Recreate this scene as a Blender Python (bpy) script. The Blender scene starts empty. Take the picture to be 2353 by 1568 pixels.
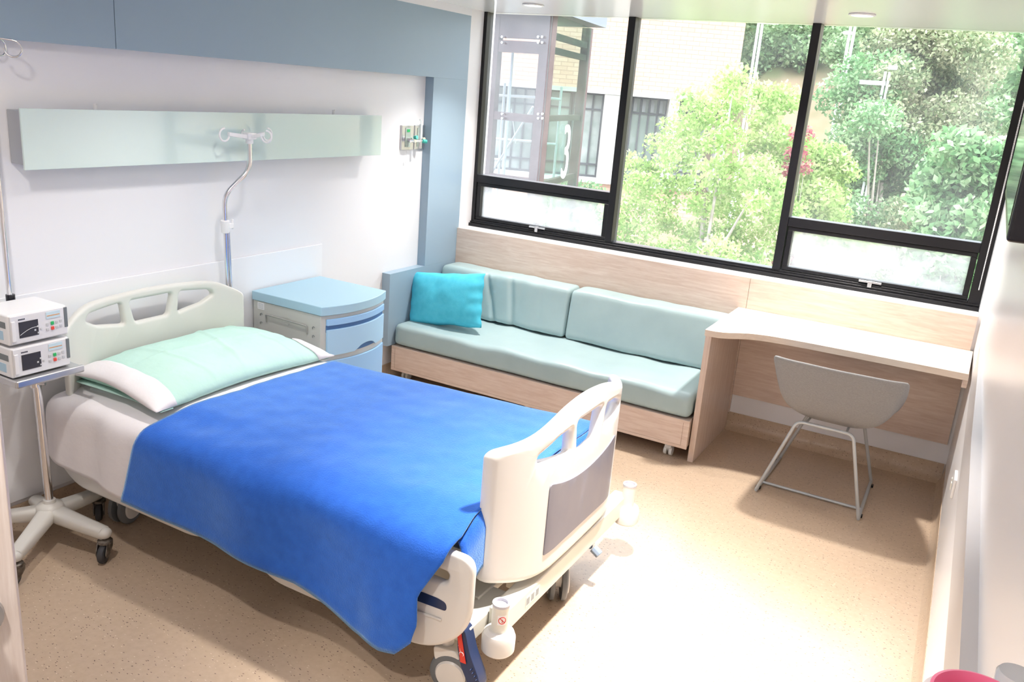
import bpy, bmesh, math, random
import numpy as np
from mathutils import Vector, Matrix, noise
random.seed(7)
S = bpy.context.scene
COL = S.collection
PI = math.pi

# ---------------------------------------------------------------- camera
CAM = (3.105195, -4.923486, 1.870561)
YAW, PIT, ROL, FPX = 0.489228, -0.287962, 0.081129, 1956.69
def cam_axes():
    cy, sy, cp, sp = math.cos(YAW), math.sin(YAW), math.cos(PIT), math.sin(PIT)
    f = Vector((-sy*cp, cy*cp, sp)); r = Vector((cy, sy, 0)); u = r.cross(f)
    cr, sr = math.cos(ROL), math.sin(ROL)
    return r*cr+u*sr, u*cr-r*sr, f
_r, _u, _f = cam_axes()
cd = bpy.data.cameras.new('camera'); cam = bpy.data.objects.new('camera', cd); COL.objects.link(cam)
M = Matrix((( _r.x,_u.x,-_f.x,CAM[0]),(_r.y,_u.y,-_f.y,CAM[1]),(_r.z,_u.z,-_f.z,CAM[2]),(0,0,0,1)))
cam.matrix_world = M
cd.sensor_fit = 'HORIZONTAL'; cd.sensor_width = 36.0; cd.lens = FPX/2353*36.0
cd.clip_start = 0.05; cd.clip_end = 400
S.camera = cam
def at(px, py, Y):
    """point of the place seen in that direction, on the plane y = Y (for far things outside)"""
    d = _f + _r*((px-1176.5)/FPX) - _u*((py-784)/FPX)
    return Vector(CAM) + d*((Y-CAM[1])/d.y)

# ---------------------------------------------------------------- world, sun, exposure
S.view_settings.view_transform = 'Standard'; S.view_settings.look = 'None'
S.view_settings.gamma = 1.0; S.view_settings.use_curve_mapping = False
S.view_settings.exposure = 0.05
W = bpy.data.worlds.new('sky'); S.world = W; W.use_nodes = True
wn = W.node_tree.nodes; wl_ = W.node_tree.links
bg = wn['Background']; tc = wn.new('ShaderNodeTexCoord'); sx = wn.new('ShaderNodeSeparateXYZ'); mr_ = wn.new('ShaderNodeMapRange')       # overcast: brighter overhead
mr_.inputs['From Min'].default_value = .05; mr_.inputs['From Max'].default_value = .6; mr_.inputs['To Min'].default_value = 2.6; mr_.inputs['To Max'].default_value = 9.5
nz = wn.new('ShaderNodeTexNoise'); nz.inputs['Scale'].default_value = 2.2
nz.inputs['Detail'].default_value = 5
cr = wn.new('ShaderNodeValToRGB')
cr.color_ramp.elements[0].position = .35; cr.color_ramp.elements[0].color = (.74,.86,1,1)
cr.color_ramp.elements[1].position = .65; cr.color_ramp.elements[1].color = (.9,.95,1,1)
wl_.new(tc.outputs['Generated'], sx.inputs[0]); wl_.new(sx.outputs[2], mr_.inputs['Value']); wl_.new(mr_.outputs[0], bg.inputs[1])
wl_.new(tc.outputs['Generated'], nz.inputs['Vector']); wl_.new(nz.outputs['Fac'], cr.inputs['Fac']); wl_.new(cr.outputs['Color'], bg.inputs['Color'])

def light(name, kind, loc, energy, color=(1,1,1), rot=None, **kw):
    d = bpy.data.lights.new(name, kind); d.energy = energy; d.color = color
    for k, v in kw.items(): setattr(d, k, v)
    o = bpy.data.objects.new(name, d); COL.objects.link(o); o.location = loc
    if rot: o.rotation_euler = rot
    return o
# hazy sun behind the hospital, on the trees and the brick house outside
light('sun', 'SUN', (0,-10,20), .8, (1,.96,.9), rot=(math.radians(40),0,math.radians(-12)), angle=math.radians(8))

# ---------------------------------------------------------------- materials
MT = {}
def mat(name, col, rough=.5, metal=0, spec=.5, **k):
    if name in MT: return MT[name]
    m = bpy.data.materials.new(name); m.use_nodes = True
    p = m.node_tree.nodes['Principled BSDF']
    p.inputs['Base Color'].default_value = (*col, 1); p.inputs['Roughness'].default_value = rough
    p.inputs['Metallic'].default_value = metal; p.inputs['Specular IOR Level'].default_value = spec
    for kk, v in k.items(): p.inputs[kk.replace('_',' ')].default_value = v
    MT[name] = m; return m
def nodes(m): return m.node_tree.nodes, m.node_tree.links, m.node_tree.nodes['Principled BSDF']
def mottled(name, c1, c2, scale=8, rough=.5, stretch=(1,1,1), bump=0, bscale=None, lo=.3, hi=.7, detail=6, **k):
    m = mat(name, c1, rough, **k); n, l, p = nodes(m)
    t = n.new('ShaderNodeTexCoord'); mp = n.new('ShaderNodeMapping'); mp.inputs['Scale'].default_value = stretch
    g = n.new('ShaderNodeNewGeometry')
    l.new(g.outputs['Position'], mp.inputs['Vector'])
    z = n.new('ShaderNodeTexNoise'); z.inputs['Scale'].default_value = scale; z.inputs['Detail'].default_value = detail
    l.new(mp.outputs['Vector'], z.inputs['Vector'])
    r = n.new('ShaderNodeValToRGB'); e = r.color_ramp.elements
    e[0].position = lo; e[0].color = (*c1,1); e[1].position = hi; e[1].color = (*c2,1)
    l.new(z.outputs['Fac'], r.inputs['Fac']); l.new(r.outputs['Color'], p.inputs['Base Color'])
    if bump:
        z2 = n.new('ShaderNodeTexNoise'); z2.inputs['Scale'].default_value = bscale or scale*4; z2.inputs['Detail'].default_value = 4
        l.new(mp.outputs['Vector'], z2.inputs['Vector'])
        b = n.new('ShaderNodeBump'); b.inputs['Strength'].default_value = bump; b.inputs['Distance'].default_value = .01
        l.new(z2.outputs['Fac'], b.inputs['Height']); l.new(b.outputs['Normal'], p.inputs['Normal'])
    return m
def wood(name, stretch, scale=5, c1=(.62,.465,.38), c2=(.755,.625,.54)):
    m = mat(name, c1, .42); n, l, p = nodes(m)
    g = n.new('ShaderNodeNewGeometry'); mp = n.new('ShaderNodeMapping'); mp.inputs['Scale'].default_value = stretch
    l.new(g.outputs['Position'], mp.inputs['Vector'])
    z = n.new('ShaderNodeTexNoise'); z.inputs['Scale'].default_value = scale; z.inputs['Detail'].default_value = 7; z.inputs['Distortion'].default_value = .6
    l.new(mp.outputs['Vector'], z.inputs['Vector'])
    z2 = n.new('ShaderNodeTexNoise'); z2.inputs['Scale'].default_value = scale*5; z2.inputs['Detail'].default_value = 3
    l.new(mp.outputs['Vector'], z2.inputs['Vector'])
    mx = n.new('ShaderNodeMath'); mx.operation = 'MULTIPLY_ADD'; mx.inputs[1].default_value = .35
    l.new(z2.outputs['Fac'], mx.inputs[0]); l.new(z.outputs['Fac'], mx.inputs[2])
    r = n.new('ShaderNodeValToRGB'); e = r.color_ramp.elements
    e[0].position = .45; e[0].color = (*c1,1); e[1].position = .9; e[1].color = (*c2,1)
    l.new(mx.outputs[0], r.inputs['Fac']); l.new(r.outputs['Color'], p.inputs['Base Color'])
    return m

WHITE = mat('white_wall_paint', (.86,.86,.89), .45)
BOARD = mat('white_wall_board', (.90,.91,.94), .4)
GLOSSW = mat('white_gloss_wall', (.86,.85,.86), .32, spec=.6)
CEIL = mat('white_gloss_ceiling', (.95,.95,.95), .16, spec=.25)
BLUEP = mat('greyblue_laminate', (.32,.43,.53), .38)
CHROME = mat('chrome', (.80,.80,.82), .14, 1)
STEEL = mat('brushed_steel', (.62,.62,.63), .3, 1)
BEIGE = mat('cream_bed_plastic', (.755,.73,.695), .33)
HBEIGE = mat('grey_cream_bed_plastic', (.70,.70,.655), .35)
CREAM = mat('cream_bed_frame', (.76,.74,.665), .35)
GREYP = mottled('grey_foot_panel', (.155,.16,.21), (.235,.225,.255), 3, .3, stretch=(1,1,1))
BLACKF = mat('black_window_frame', (.010,.010,.012), .35, spec=.35)
BLACK = mat('black_plastic', (.012,.012,.018), .25)
NAVY = mat('navy_plastic', (.018,.035,.10), .35)
RUBBER = mat('dark_rubber', (.045,.045,.05), .55)
GREYR = mat('grey_rubber_tread', (.16,.17,.18), .5)
DIRTY = mottled('grimy_caster_metal', (.06,.05,.04), (.26,.23,.20), 60, .42, metal=.6)
STANDP = mat('cream_stand_base', (.70,.685,.64), .35)
RED = mat('red_label', (.72,.05,.03), .4)
WHT = mat('white_plastic', (.87,.87,.88), .35)
GRN = mat('green_mark', (.03,.5,.14), .4)
REDB = mat('red_button', (.85,.08,.05), .4)
DGREY = mat('dark_grey_plastic', (.17,.19,.2), .4)
SCREEN = mat('dark_screen', (.055,.048,.045), .25, spec=.4)
LCD = mat('pale_lcd', (.62,.78,.85), .3)
SEAT = mottled('seafoam_vinyl', (.36,.475,.49), (.40,.52,.53), 6, .36, bump=.25, bscale=7, stretch=(1,1,1), spec=.5)
TURQ = mottled('turquoise_fabric', (.075,.52,.70), (.10,.58,.76), 30, .85, bump=.15, bscale=300, spec=.2)
BLANK = mottled('blue_fleece', (.016,.115,.57), (.022,.14,.65), 25, .8, bump=.25, bscale=220, spec=.25)
MT['blue_fleece'].node_tree.nodes['Principled BSDF'].inputs['Sheen Weight'].default_value = 1.0
MT['blue_fleece'].node_tree.nodes['Principled BSDF'].inputs['Sheen Tint'].default_value = (.55,.85,1,1)
MT['blue_fleece'].node_tree.nodes['Principled BSDF'].inputs['Sheen Roughness'].default_value = .4
SHEET = mottled('white_cotton', (.80,.77,.79), (.84,.81,.825), 9, .8, bump=.35, bscale=13, spec=.2)
MINT = mottled('mint_cotton', (.49,.73,.65), (.53,.77,.69), 8, .8, bump=.4, bscale=16, spec=.2)
FELT = mottled('grey_felt', (.28,.275,.275), (.35,.345,.34), 120, .85, stretch=(1,1,4), bump=.2, bscale=300, spec=.2)
LEGM = mat('silver_painted_tube', (.50,.53,.55), .32, .35)
NSBLUE = mat('pale_blue_top', (.39,.60,.72), .4)
NSDRW = mat('sky_blue_drawer', (.32,.56,.86), .4)
NSGREY = mat('warm_grey_cabinet', (.55,.56,.53), .45)
SLOT = mat('deep_blue_recess', (.06,.16,.36), .5)
WOODX = wood('pale_oak_along', (1.2,14,14))
WOODZ = wood('pale_oak_upright', (14,14,1.0))
WOODY = wood('pale_oak_across', (9,1.2,9), c1=(.62,.46,.34), c2=(.78,.63,.5))
DESKT = wood('pale_oak_desk_top', (1.2,10,10), c1=(.72,.60,.49), c2=(.82,.71,.6))
LAMPG = mat('mint_back_painted_glass', (.66,.80,.77), .06, spec=.6, Coat_Weight=.6, Coat_Roughness=.03)
ALU = mat('silver_aluminium', (.50,.52,.54), .35, .7)
SILL = mat('white_sill', (.9,.9,.9), .3)

def speckle_floor():
    m = mat('speckled_vinyl', (.6,.43,.29), .3, spec=.5); n, l, p = nodes(m)
    g = n.new('ShaderNodeNewGeometry')
    z = n.new('ShaderNodeTexNoise'); z.inputs['Scale'].default_value = 45; z.inputs['Detail'].default_value = 4
    l.new(g.outputs['Position'], z.inputs['Vector'])
    r = n.new('ShaderNodeValToRGB'); e = r.color_ramp.elements
    e[0].position = .35; e[0].color = (.51,.385,.275,1); e[1].position = .65; e[1].color = (.55,.42,.305,1)
    l.new(z.outputs['Fac'], r.inputs['Fac'])
    last = r.outputs['Color']
    for sc, thr, c in ((120,.17,(.15,.10,.08,1)), (85,.14,(.22,.15,.11,1)), (95,.16,(.68,.56,.44,1))):
        v = n.new('ShaderNodeTexVoronoi'); v.inputs['Scale'].default_value = sc
        mp = n.new('ShaderNodeMapping'); mp.inputs['Location'].default_value = (sc,sc*.3,0); mp.inputs['Scale'].default_value=(.45,1,1)
        l.new(g.outputs['Position'], mp.inputs['Vector']); l.new(mp.outputs['Vector'], v.inputs['Vector'])
        lt = n.new('ShaderNodeMath'); lt.operation = 'LESS_THAN'; lt.inputs[1].default_value = thr
        l.new(v.outputs['Distance'], lt.inputs[0])
        # keep only some of the cells
        sp = n.new('ShaderNodeSeparateColor'); l.new(v.outputs['Color'], sp.inputs['Color'])
        l2 = n.new('ShaderNodeMath'); l2.operation = 'LESS_THAN'; l2.inputs[1].default_value = .45
        l.new(sp.outputs[0], l2.inputs[0])
        ml = n.new('ShaderNodeMath'); ml.operation = 'MULTIPLY'; l.new(lt.outputs[0], ml.inputs[0]); l.new(l2.outputs[0], ml.inputs[1])
        mx = n.new('ShaderNodeMix'); mx.data_type = 'RGBA'
        l.new(ml.outputs[0], mx.inputs['Factor']); l.new(last, mx.inputs['A']); mx.inputs['B'].default_value = c
        last = mx.outputs['Result']
    l.new(last, p.inputs['Base Color'])
    return m
FLOOR = speckle_floor()

def glass_mat(name, tint=(1,1,1), dust=0.0, noise_scale=0, refl=0):
    m = bpy.data.materials.new(name); m.use_nodes = True; n = m.node_tree.nodes; l = m.node_tree.links
    n.remove(n['Principled BSDF']); out = n['Material Output']
    t = n.new('ShaderNodeBsdfTransparent'); t.inputs[0].default_value = (*tint,1)
    g = n.new('ShaderNodeBsdfGlossy'); g.inputs['Roughness'].default_value = .02
    fr = n.new('ShaderNodeFresnel'); fr.inputs['IOR'].default_value = 1.3
    mx = n.new('ShaderNodeMixShader'); l.new(fr.outputs[0], mx.inputs[0]); l.new(t.outputs[0], mx.inputs[1]); l.new(g.outputs[0], mx.inputs[2])
    if refl: l.remove(mx.inputs[0].links[0]); mx.inputs[0].default_value = refl
    last = mx
    if dust:
        d = n.new('ShaderNodeBsdfDiffuse'); d.inputs[0].default_value = (.9,.92,.93,1)
        tr = n.new('ShaderNodeBsdfTranslucent'); tr.inputs[0].default_value = (.9,.92,.93,1)
        m0 = n.new('ShaderNodeMixShader'); m0.inputs[0].default_value=.6; l.new(d.outputs[0], m0.inputs[1]); l.new(tr.outputs[0], m0.inputs[2])
        m2 = n.new('ShaderNodeMixShader'); l.new(mx.outputs[0], m2.inputs[1]); l.new(m0.outputs[0], m2.inputs[2])
        geo = n.new('ShaderNodeNewGeometry')
        z = n.new('ShaderNodeTexNoise'); z.inputs['Scale'].default_value = noise_scale or 3; z.inputs['Detail'].default_value = 8
        l.new(geo.outputs['Position'], z.inputs['Vector'])
        mr = n.new('ShaderNodeMapRange'); mr.inputs['From Min'].default_value=.3; mr.inputs['From Max'].default_value=.7
        mr.inputs['To Min'].default_value=dust*.5; mr.inputs['To Max'].default_value=dust*1.5
        l.new(z.outputs['Fac'], mr.inputs['Value']); l.new(mr.outputs[0], m2.inputs[0])
        last = m2
    l.new(last.outputs[0], out.inputs[0]); MT[name] = m
    return m
PANE = glass_mat('window_glass', dust=.05)
PANED = glass_mat('dusty_window_glass', dust=.30, noise_scale=5)

# ---------------------------------------------------------------- mesh helpers
WLOC = {}
def tag(o, label=None, cat=None, group=None, kind=None):
    if label: o['label'] = label
    if cat: o['category'] = cat
    if group: o['group'] = group
    if kind: o['kind'] = kind
    return o
def thing(name, label, cat, loc, group=None):
    o = bpy.data.objects.new(name, None); COL.objects.link(o); o.location = loc; o.empty_display_size = .05
    WLOC[o.name] = Vector(loc); return tag(o, label, cat, group)
def link_mesh(name, me, material, parent=None, smooth=None, bevel=0, bseg=2, mods=()):
    co = np.empty(len(me.vertices)*3); me.vertices.foreach_get('co', co); co = co.reshape(-1,3)
    c = (co.min(0)+co.max(0))/2
    me.vertices.foreach_set('co', (co-c).ravel()); me.update()
    for m in (material if isinstance(material,(list,tuple)) else [material]): me.materials.append(m)
    o = bpy.data.objects.new(name, me); COL.objects.link(o)
    o.location = Vector(c)
    WLOC[o.name] = Vector(c)
    if parent:
        o.parent = parent; o.location = Vector(c) - WLOC[parent.name]
    if smooth is not None:
        me.polygons.foreach_set('use_smooth', [True]*len(me.polygons))
        if smooth < 180:
            try: me.set_sharp_from_angle(angle=math.radians(smooth))
            except Exception: pass
    if bevel:
        b = o.modifiers.new('bevel','BEVEL'); b.width = bevel; b.segments = bseg; b.limit_method = 'ANGLE'; b.angle_limit = math.radians(35)
        if smooth is None:
            me.polygons.foreach_set('use_smooth', [True]*len(me.polygons))
            me.set_sharp_from_angle(angle=math.radians(60))
            b.harden_normals = True
    for f in mods: f(o)
    return o
def subd(n=1):
    def f(o): s = o.modifiers.new('subd','SUBSURF'); s.levels = n; s.render_levels = n
    return f
def solid(t, off=0):
    def f(o): s = o.modifiers.new('solid','SOLIDIFY'); s.thickness = t; s.offset = off
    return f
class MB:
    def __init__(s): s.bm = bmesh.new()
    def box(s, x0,x1,y0,y1,z0,z1, mi=0, rz=0, piv=None):
        vs = [s.bm.verts.new((x,y,z)) for z in (z0,z1) for y in (y0,y1) for x in (x0,x1)]
        if rz:
            pv = Vector(piv) if piv else Vector(((x0+x1)/2,(y0+y1)/2,0)); R_ = Matrix.Rotation(rz,3,'Z')
            for v in vs: v.co = R_@(v.co-pv)+pv
        for f in ((0,2,3,1),(4,5,7,6),(0,1,5,4),(2,6,7,3),(0,4,6,2),(1,3,7,5)):
            s.bm.faces.new([vs[i] for i in f]).material_index = mi
        return s
    def hexa(s, pts, mi=0):
        vs = [s.bm.verts.new(p) for p in pts]
        for f in ((0,3,2,1),(4,5,6,7),(0,1,5,4),(1,2,6,5),(2,3,7,6),(3,0,4,7)):
            s.bm.faces.new([vs[i] for i in f]).material_index = mi
        return s
    def prism(s, poly, d, off, mi=0):
        """poly: list of 3-D points of one cap, off: extrusion vector"""
        a = [s.bm.verts.new(p) for p in poly]; b = [s.bm.verts.new(Vector(p)+Vector(off)) for p in poly]
        n = len(a)
        s.bm.faces.new(a[::-1]).material_index = mi; s.bm.faces.new(b).material_index = mi
        for i in range(n): s.bm.faces.new([a[i],a[(i+1)%n],b[(i+1)%n],b[i]]).material_index = mi
        return s
    def tube(s, pts, r, seg=12, cap=True, closed=False, mi=0):
        pts = [Vector(p) for p in pts]; n = len(pts); rs = r if isinstance(r,(list,tuple)) else [r]*n
        rings = []; up = None
        for i,p in enumerate(pts):
            if closed: t = (pts[(i+1)%n]-pts[i-1]).normalized()
            else: t = (pts[min(i+1,n-1)]-pts[max(i-1,0)]).normalized()
            if up is None: up = Vector((0,0,1)) if abs(t.z)<.9 else Vector((1,0,0))
            a = t.cross(up); 
            if a.length < 1e-4: a = t.orthogonal()
            a.normalize(); b = a.cross(t).normalized(); up = b
            rings.append([s.bm.verts.new(p+(a*math.cos(2*PI*k/seg)+b*math.sin(2*PI*k/seg))*rs[i]) for k in range(seg)])
        m = n if closed else n-1
        for i in range(m):
            A, B = rings[i], rings[(i+1)%n]
            for k in range(seg): s.bm.faces.new([A[k],A[(k+1)%seg],B[(k+1)%seg],B[k]]).material_index = mi
        if cap and not closed:
            s.bm.faces.new(rings[0][::-1]).material_index = mi; s.bm.faces.new(rings[-1]).material_index = mi
        return s
    def cyl(s, p0, p1, r, seg=20, mi=0, r2=None):
        return s.tube([p0,p1], [r, r if r2 is None else r2], seg, mi=mi)
    def lathe(s, c, prof, axis='Z', seg=28, mi=0):
        c = Vector(c); rings = []
        for r, h in prof:
            ring = []
            for k in range(seg):
                a = 2*PI*k/seg; ca, sa = math.cos(a)*r, math.sin(a)*r
                v = {'Z':(ca,sa,h),'X':(h,ca,sa),'Y':(ca,h,sa)}[axis]
                ring.append(s.bm.verts.new(c+Vector(v)))
            rings.append(ring)
        for A,B in zip(rings, rings[1:]):
            for k in range(seg): s.bm.faces.new([A[k],A[(k+1)%seg],B[(k+1)%seg],B[k]]).material_index = mi
        s.bm.faces.new(rings[0][::-1]).material_index = mi; s.bm.faces.new(rings[-1]).material_index = mi
        return s
    def sphere(s, c, r, seg=12, sc=(1,1,1), mi=0):
        res = bmesh.ops.create_uvsphere(s.bm, u_segments=seg, v_segments=max(6,seg//2), radius=r)
        for v in res['verts']: v.co = Vector((v.co.x*sc[0],v.co.y*sc[1],v.co.z*sc[2]))+Vector(c)
        for f in {f for v in res['verts'] for f in v.link_faces}: f.material_index = mi
        return s
    def grid(s, nu, nv, fn, mi=0, wrap_u=False):
        V = [[s.bm.verts.new(fn(i/(nu if wrap_u else nu-1), j/(nv-1))) for j in range(nv)] for i in range(nu)]
        for i in range(nu if wrap_u else nu-1):
            for j in range(nv-1):
                s.bm.faces.new([V[i][j],V[(i+1)%nu][j],V[(i+1)%nu][j+1],V[i][j+1]]).material_index = mi
        return s
    def build(s, name, material, parent=None, **k):
        bmesh.ops.recalc_face_normals(s.bm, faces=s.bm.faces)
        me = bpy.data.meshes.new(name); s.bm.to_mesh(me); s.bm.free()
        return link_mesh(name, me, material, parent, **k)
def arc(pts, rad=.03, n=5):
    """round the corners of a polyline"""
    P = [Vector(p) for p in pts]; out = [P[0]]
    for i in range(1,len(P)-1):
        a, b, c = P[i-1], P[i], P[i+1]
        r = min(rad, (a-b).length*.45, (c-b).length*.45)
        p0 = b+(a-b).normalized()*r; p1 = b+(c-b).normalized()*r
        for k in range(n+1):
            t = k/n; out.append(p0*(1-t)**2+b*2*t*(1-t)+p1*t*t)
    out.append(P[-1]); return out
def rpoly(pts, rad, n=5):
    """round all the corners of a closed 2-D polygon; rad may be a list"""
    P = [Vector((p[0],p[1],0)) for p in pts]; out = []; N = len(P)
    for i in range(N):
        a, b, c = P[i-1], P[i], P[(i+1)%N]
        r = rad[i] if isinstance(rad,(list,tuple)) else rad
        r = min(r, (a-b).length*.48, (c-b).length*.48)
        p0 = b+(a-b).normalized()*r; p1 = b+(c-b).normalized()*r
        for k in range(n+1):
            t = k/n; q = p0*(1-t)**2+b*2*t*(1-t)+p1*t*t; out.append((q.x,q.y))
    return out
def plate_mesh(outer, holes, thick, bev):
    """flat plate with holes and rounded rims: local x,y = outline, z = thickness"""
    cu = bpy.data.curves.new('c','CURVE'); cu.dimensions = '2D'; cu.fill_mode = 'BOTH'
    for loop in [outer]+list(holes):
        sp = cu.splines.new('POLY'); sp.points.add(len(loop)-1); sp.use_cyclic_u = True
        for i,(x,y) in enumerate(loop): sp.points[i].co = (x,y,0,1)
    cu.extrude = thick/2-bev; cu.bevel_depth = bev; cu.bevel_resolution = 3; cu.offset = -bev
    o = bpy.data.objects.new('tmp', cu); COL.objects.link(o)
    me = bpy.data.meshes.new_from_object(o.evaluated_get(bpy.context.evaluated_depsgraph_get()))
    bpy.data.objects.remove(o); bpy.data.curves.remove(cu)
    bm = bmesh.new(); bm.from_mesh(me); bmesh.ops.remove_doubles(bm, verts=bm.verts, dist=1e-5)
    return bm
def slice_x(bm, xs):
    for x in xs:
        bmesh.ops.bisect_plane(bm, geom=bm.verts[:]+bm.edges[:]+bm.faces[:], plane_co=(x,0,0), plane_no=(1,0,0), dist=1e-5)
def bm_obj(bm, fn, name, material, parent=None, **k):
    for v in bm.verts: v.co = fn(v.co.copy())
    bmesh.ops.recalc_face_normals(bm, faces=bm.faces)
    me = bpy.data.meshes.new(name); bm.to_mesh(me); bm.free()
    return link_mesh(name, me, material, parent, **k)
def ns(x,y=0,z=0): return noise.noise(Vector((x,y,z)))
def lerp(a,b,t): return a+(b-a)*t
def interp(x, tab):
    if x <= tab[0][0]: return tab[0][1]
    for (a,fa),(b,fb) in zip(tab,tab[1:]):
        if x <= b: return fa+(fb-fa)*(x-a)/(b-a)
    return tab[-1][1]
def sstep(t): t = max(0,min(1,t)); return t*t*(3-2*t)
def copy_tree(o, parent=None):
    c = o.copy(); COL.objects.link(c)
    if parent: c.parent = parent; c.matrix_parent_inverse = o.matrix_parent_inverse
    for ch in [x for x in list(bpy.data.objects) if x.parent == o]: copy_tree(ch, c)
    return c
def structure(mb, name, m, **k):
    o = mb.build(name, m, **k); o['kind'] = 'structure'; return o

# ================================================================ ROOM SHELL
ZC = 2.335; YB = -5.9; ZS = .93
def xw(y): return 3.207 if y > 0 else 3.207 + .02*min(-y,2)+.014*max(0,-y-2)
structure(MB().box(-.3,3.6,YB,.05,-.12,0), 'floor', FLOOR)
structure(MB().box(-.3,3.6,YB,.28,ZC,ZC+.1), 'ceiling', CEIL)
structure(MB().box(-.2,-.06,YB,.02,0,ZC), 'wall_left', WHITE)
structure(MB().box(-.058,-.048,YB,-1.325,.12,.962), 'trim_1', BOARD, bevel=.002)          # protective board on the head wall
mb = MB()
ys = [.3,0,-.6,-2,-3,-4.2,YB]
for a,b in zip(ys,ys[1:]):
    mb.hexa([(xw(a),a,0),(xw(b),b,0),(3.6,b,0),(3.6,a,0),(xw(a),a,ZC),(xw(b),b,ZC),(3.6,b,ZC),(3.6,a,ZC)])
structure(mb, 'wall_right', GLOSSW)
structure(MB().box(-.3,3.6,YB-.12,YB,0,ZC), 'wall_back', WHITE)
# window wall: below the sill, cheeks
structure(MB().box(-.2,3.4,.0,.3,0,ZS-.02), 'wall_front', WHITE)
structure(MB().box(-.3,0.0,-.0,.3,0,ZC).box(3.19,3.4,0,.3,ZS-.02,ZC), 'wall_front_cheeks', mat('white_reveal',(.88,.86,.87),.5))
structure(MB().box(0.0,3.19,-.012,.17,ZS-.02,ZS), 'window_sill', SILL, bevel=.003)
# coved skirting in the floor material
def cove(name, pts_fn, n, length):
    prof = [(0,.10),(.006,.10),(.008,.05),(.02,.02),(.05,.002),(.055,0),(0,0)]
    mb = MB(); V = []
    for t in range(n+1):
        V.append([mb.bm.verts.new(pts_fn(t/n, d, z)) for d,z in prof])
    for A,B in zip(V,V[1:]):
        for k in range(len(prof)): mb.bm.faces.new([A[k],A[(k+1)%len(prof)],B[(k+1)%len(prof)],B[k]])
    structure(mb, name, FLOOR, smooth=50)
cove('baseboard_left', lambda t,d,z: (-.06+d, lerp(YB,-.02,t), z), 1, 1)
cove('baseboard_front', lambda t,d,z: (lerp(-.05,3.2,t), -.0-d, z), 1, 1)
cove('baseboard_right', lambda t,d,z: (xw(lerp(YB,-.0,t))-d*.5, lerp(YB,-.0,t), z), 12, 1)
# grey-blue laminate frame round the bed head
fr = MB()
fr.box(-.06,0,YB,-2.602,1.897,2.292).box(-.06,0,-2.599,0,1.897,2.292)
fr.box(-.06,0,-.387,0,.714,1.8965)
fr.box(-.06,0,-.757,0,.247,.7135)
structure(fr, 'trim_2', BLUEP)
structure(MB().box(-.06,.002,YB,0,2.292,ZC), 'trim_3', WHITE)
# pale oak cladding below the window
cl = MB().box(0.001,2.014,-.02,0,.10,ZS).box(2.016,3.19,-.02,0,.217,ZS)
structure(cl, 'trim_4', WOODX)
# bumper rail on the right wall
mb = MB()
for a,b in zip(ys[2:],ys[3:]):
    e = .0
    mb.hexa([(xw(a)-.005,a,.74),(xw(b)-.03,b,.74),(xw(b),b,.74),(xw(a),a,.74),(xw(a)-.005,a,.925),(xw(b)-.03,b,.925),(xw(b),b,.925),(xw(a),a,.925)]) if a==ys[2] else \
    mb.hexa([(xw(a)-.03,a,.74),(xw(b)-.03,b,.74),(xw(b),b,.74),(xw(a),a,.74),(xw(a)-.03,a,.925),(xw(b)-.03,b,.925),(xw(b),b,.925),(xw(a),a,.925)])
structure(mb, 'trim_5', mat('grey_bumper_vinyl',(.56,.54,.535),.35))

# ================================================================ WINDOW
YG = .2
def frame_bar(mb, x0,x1,z0,z1,d=.045): mb.box(x0,x1,YG-d,YG+.04,z0,z1)
root = thing('window_1', None, None, (1.58,YG,ZS)); root['kind'] = 'structure'
mb = MB()
frame_bar(mb,-.02,.024,ZS+.002,ZC); frame_bar(mb,3.128,3.188,ZS+.002,ZC)
frame_bar(mb,.024,3.128,ZS+.002,.975); frame_bar(mb,1.018,1.064,.975,ZC,.055); frame_bar(mb,2.09,2.136,.975,ZC,.055)
mb.box(-.02,3.188,YG-.075,YG-.03,ZS,ZS+.022)
mb.box(-.02,3.188,YG-.058,YG-.03,ZS+.022,ZS+.034)
mb.build('window_frame', BLACKF, root, bevel=.003)
mb = MB(); frame_bar(mb,.024,1.018,1.232,1.285); mb.build('transom', BLACKF, root, bevel=.003)
mb = MB(); frame_bar(mb,2.136,3.128,1.232,1.285); mb.build('transom', BLACKF, root, bevel=.003)
for x0,x1 in ((.028,1.014),(2.14,3.124)):
    mb = MB()
    for a,b,c,d in ((x0,x1,1.208,1.231),(x0,x1,.977,.998),(x0,x0+.03,.998,1.208),(x1-.03,x1,.998,1.208)): mb.box(a,b,YG-.038,YG+.02,c,d)
    sa = mb.build('casement_sash', BLACKF, root, bevel=.003)
    xm = (x0+x1)/2+.0
    mb = MB().box(xm-.06,xm+.06,YG-.05,YG-.038,.982,.994).box(xm-.01,xm+.012,YG-.062,YG-.045,.960,.996).box(xm-.045,xm-.008,YG-.068,YG-.056,.986,.996)
    mb.build('window_latch', [STEEL], sa, bevel=.002)
    MB().box(x0+.028,x1-.028,YG-.003,YG+.003,.996,1.21).build('pane', PANED, root)
for x0,x1,z0 in ((.024,1.018,1.285),(1.064,2.09,.975),(2.136,3.128,1.285)):
    MB().box(x0,x1,YG-.003,YG+.003,z0,ZC).build('pane', PANE, root)

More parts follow.
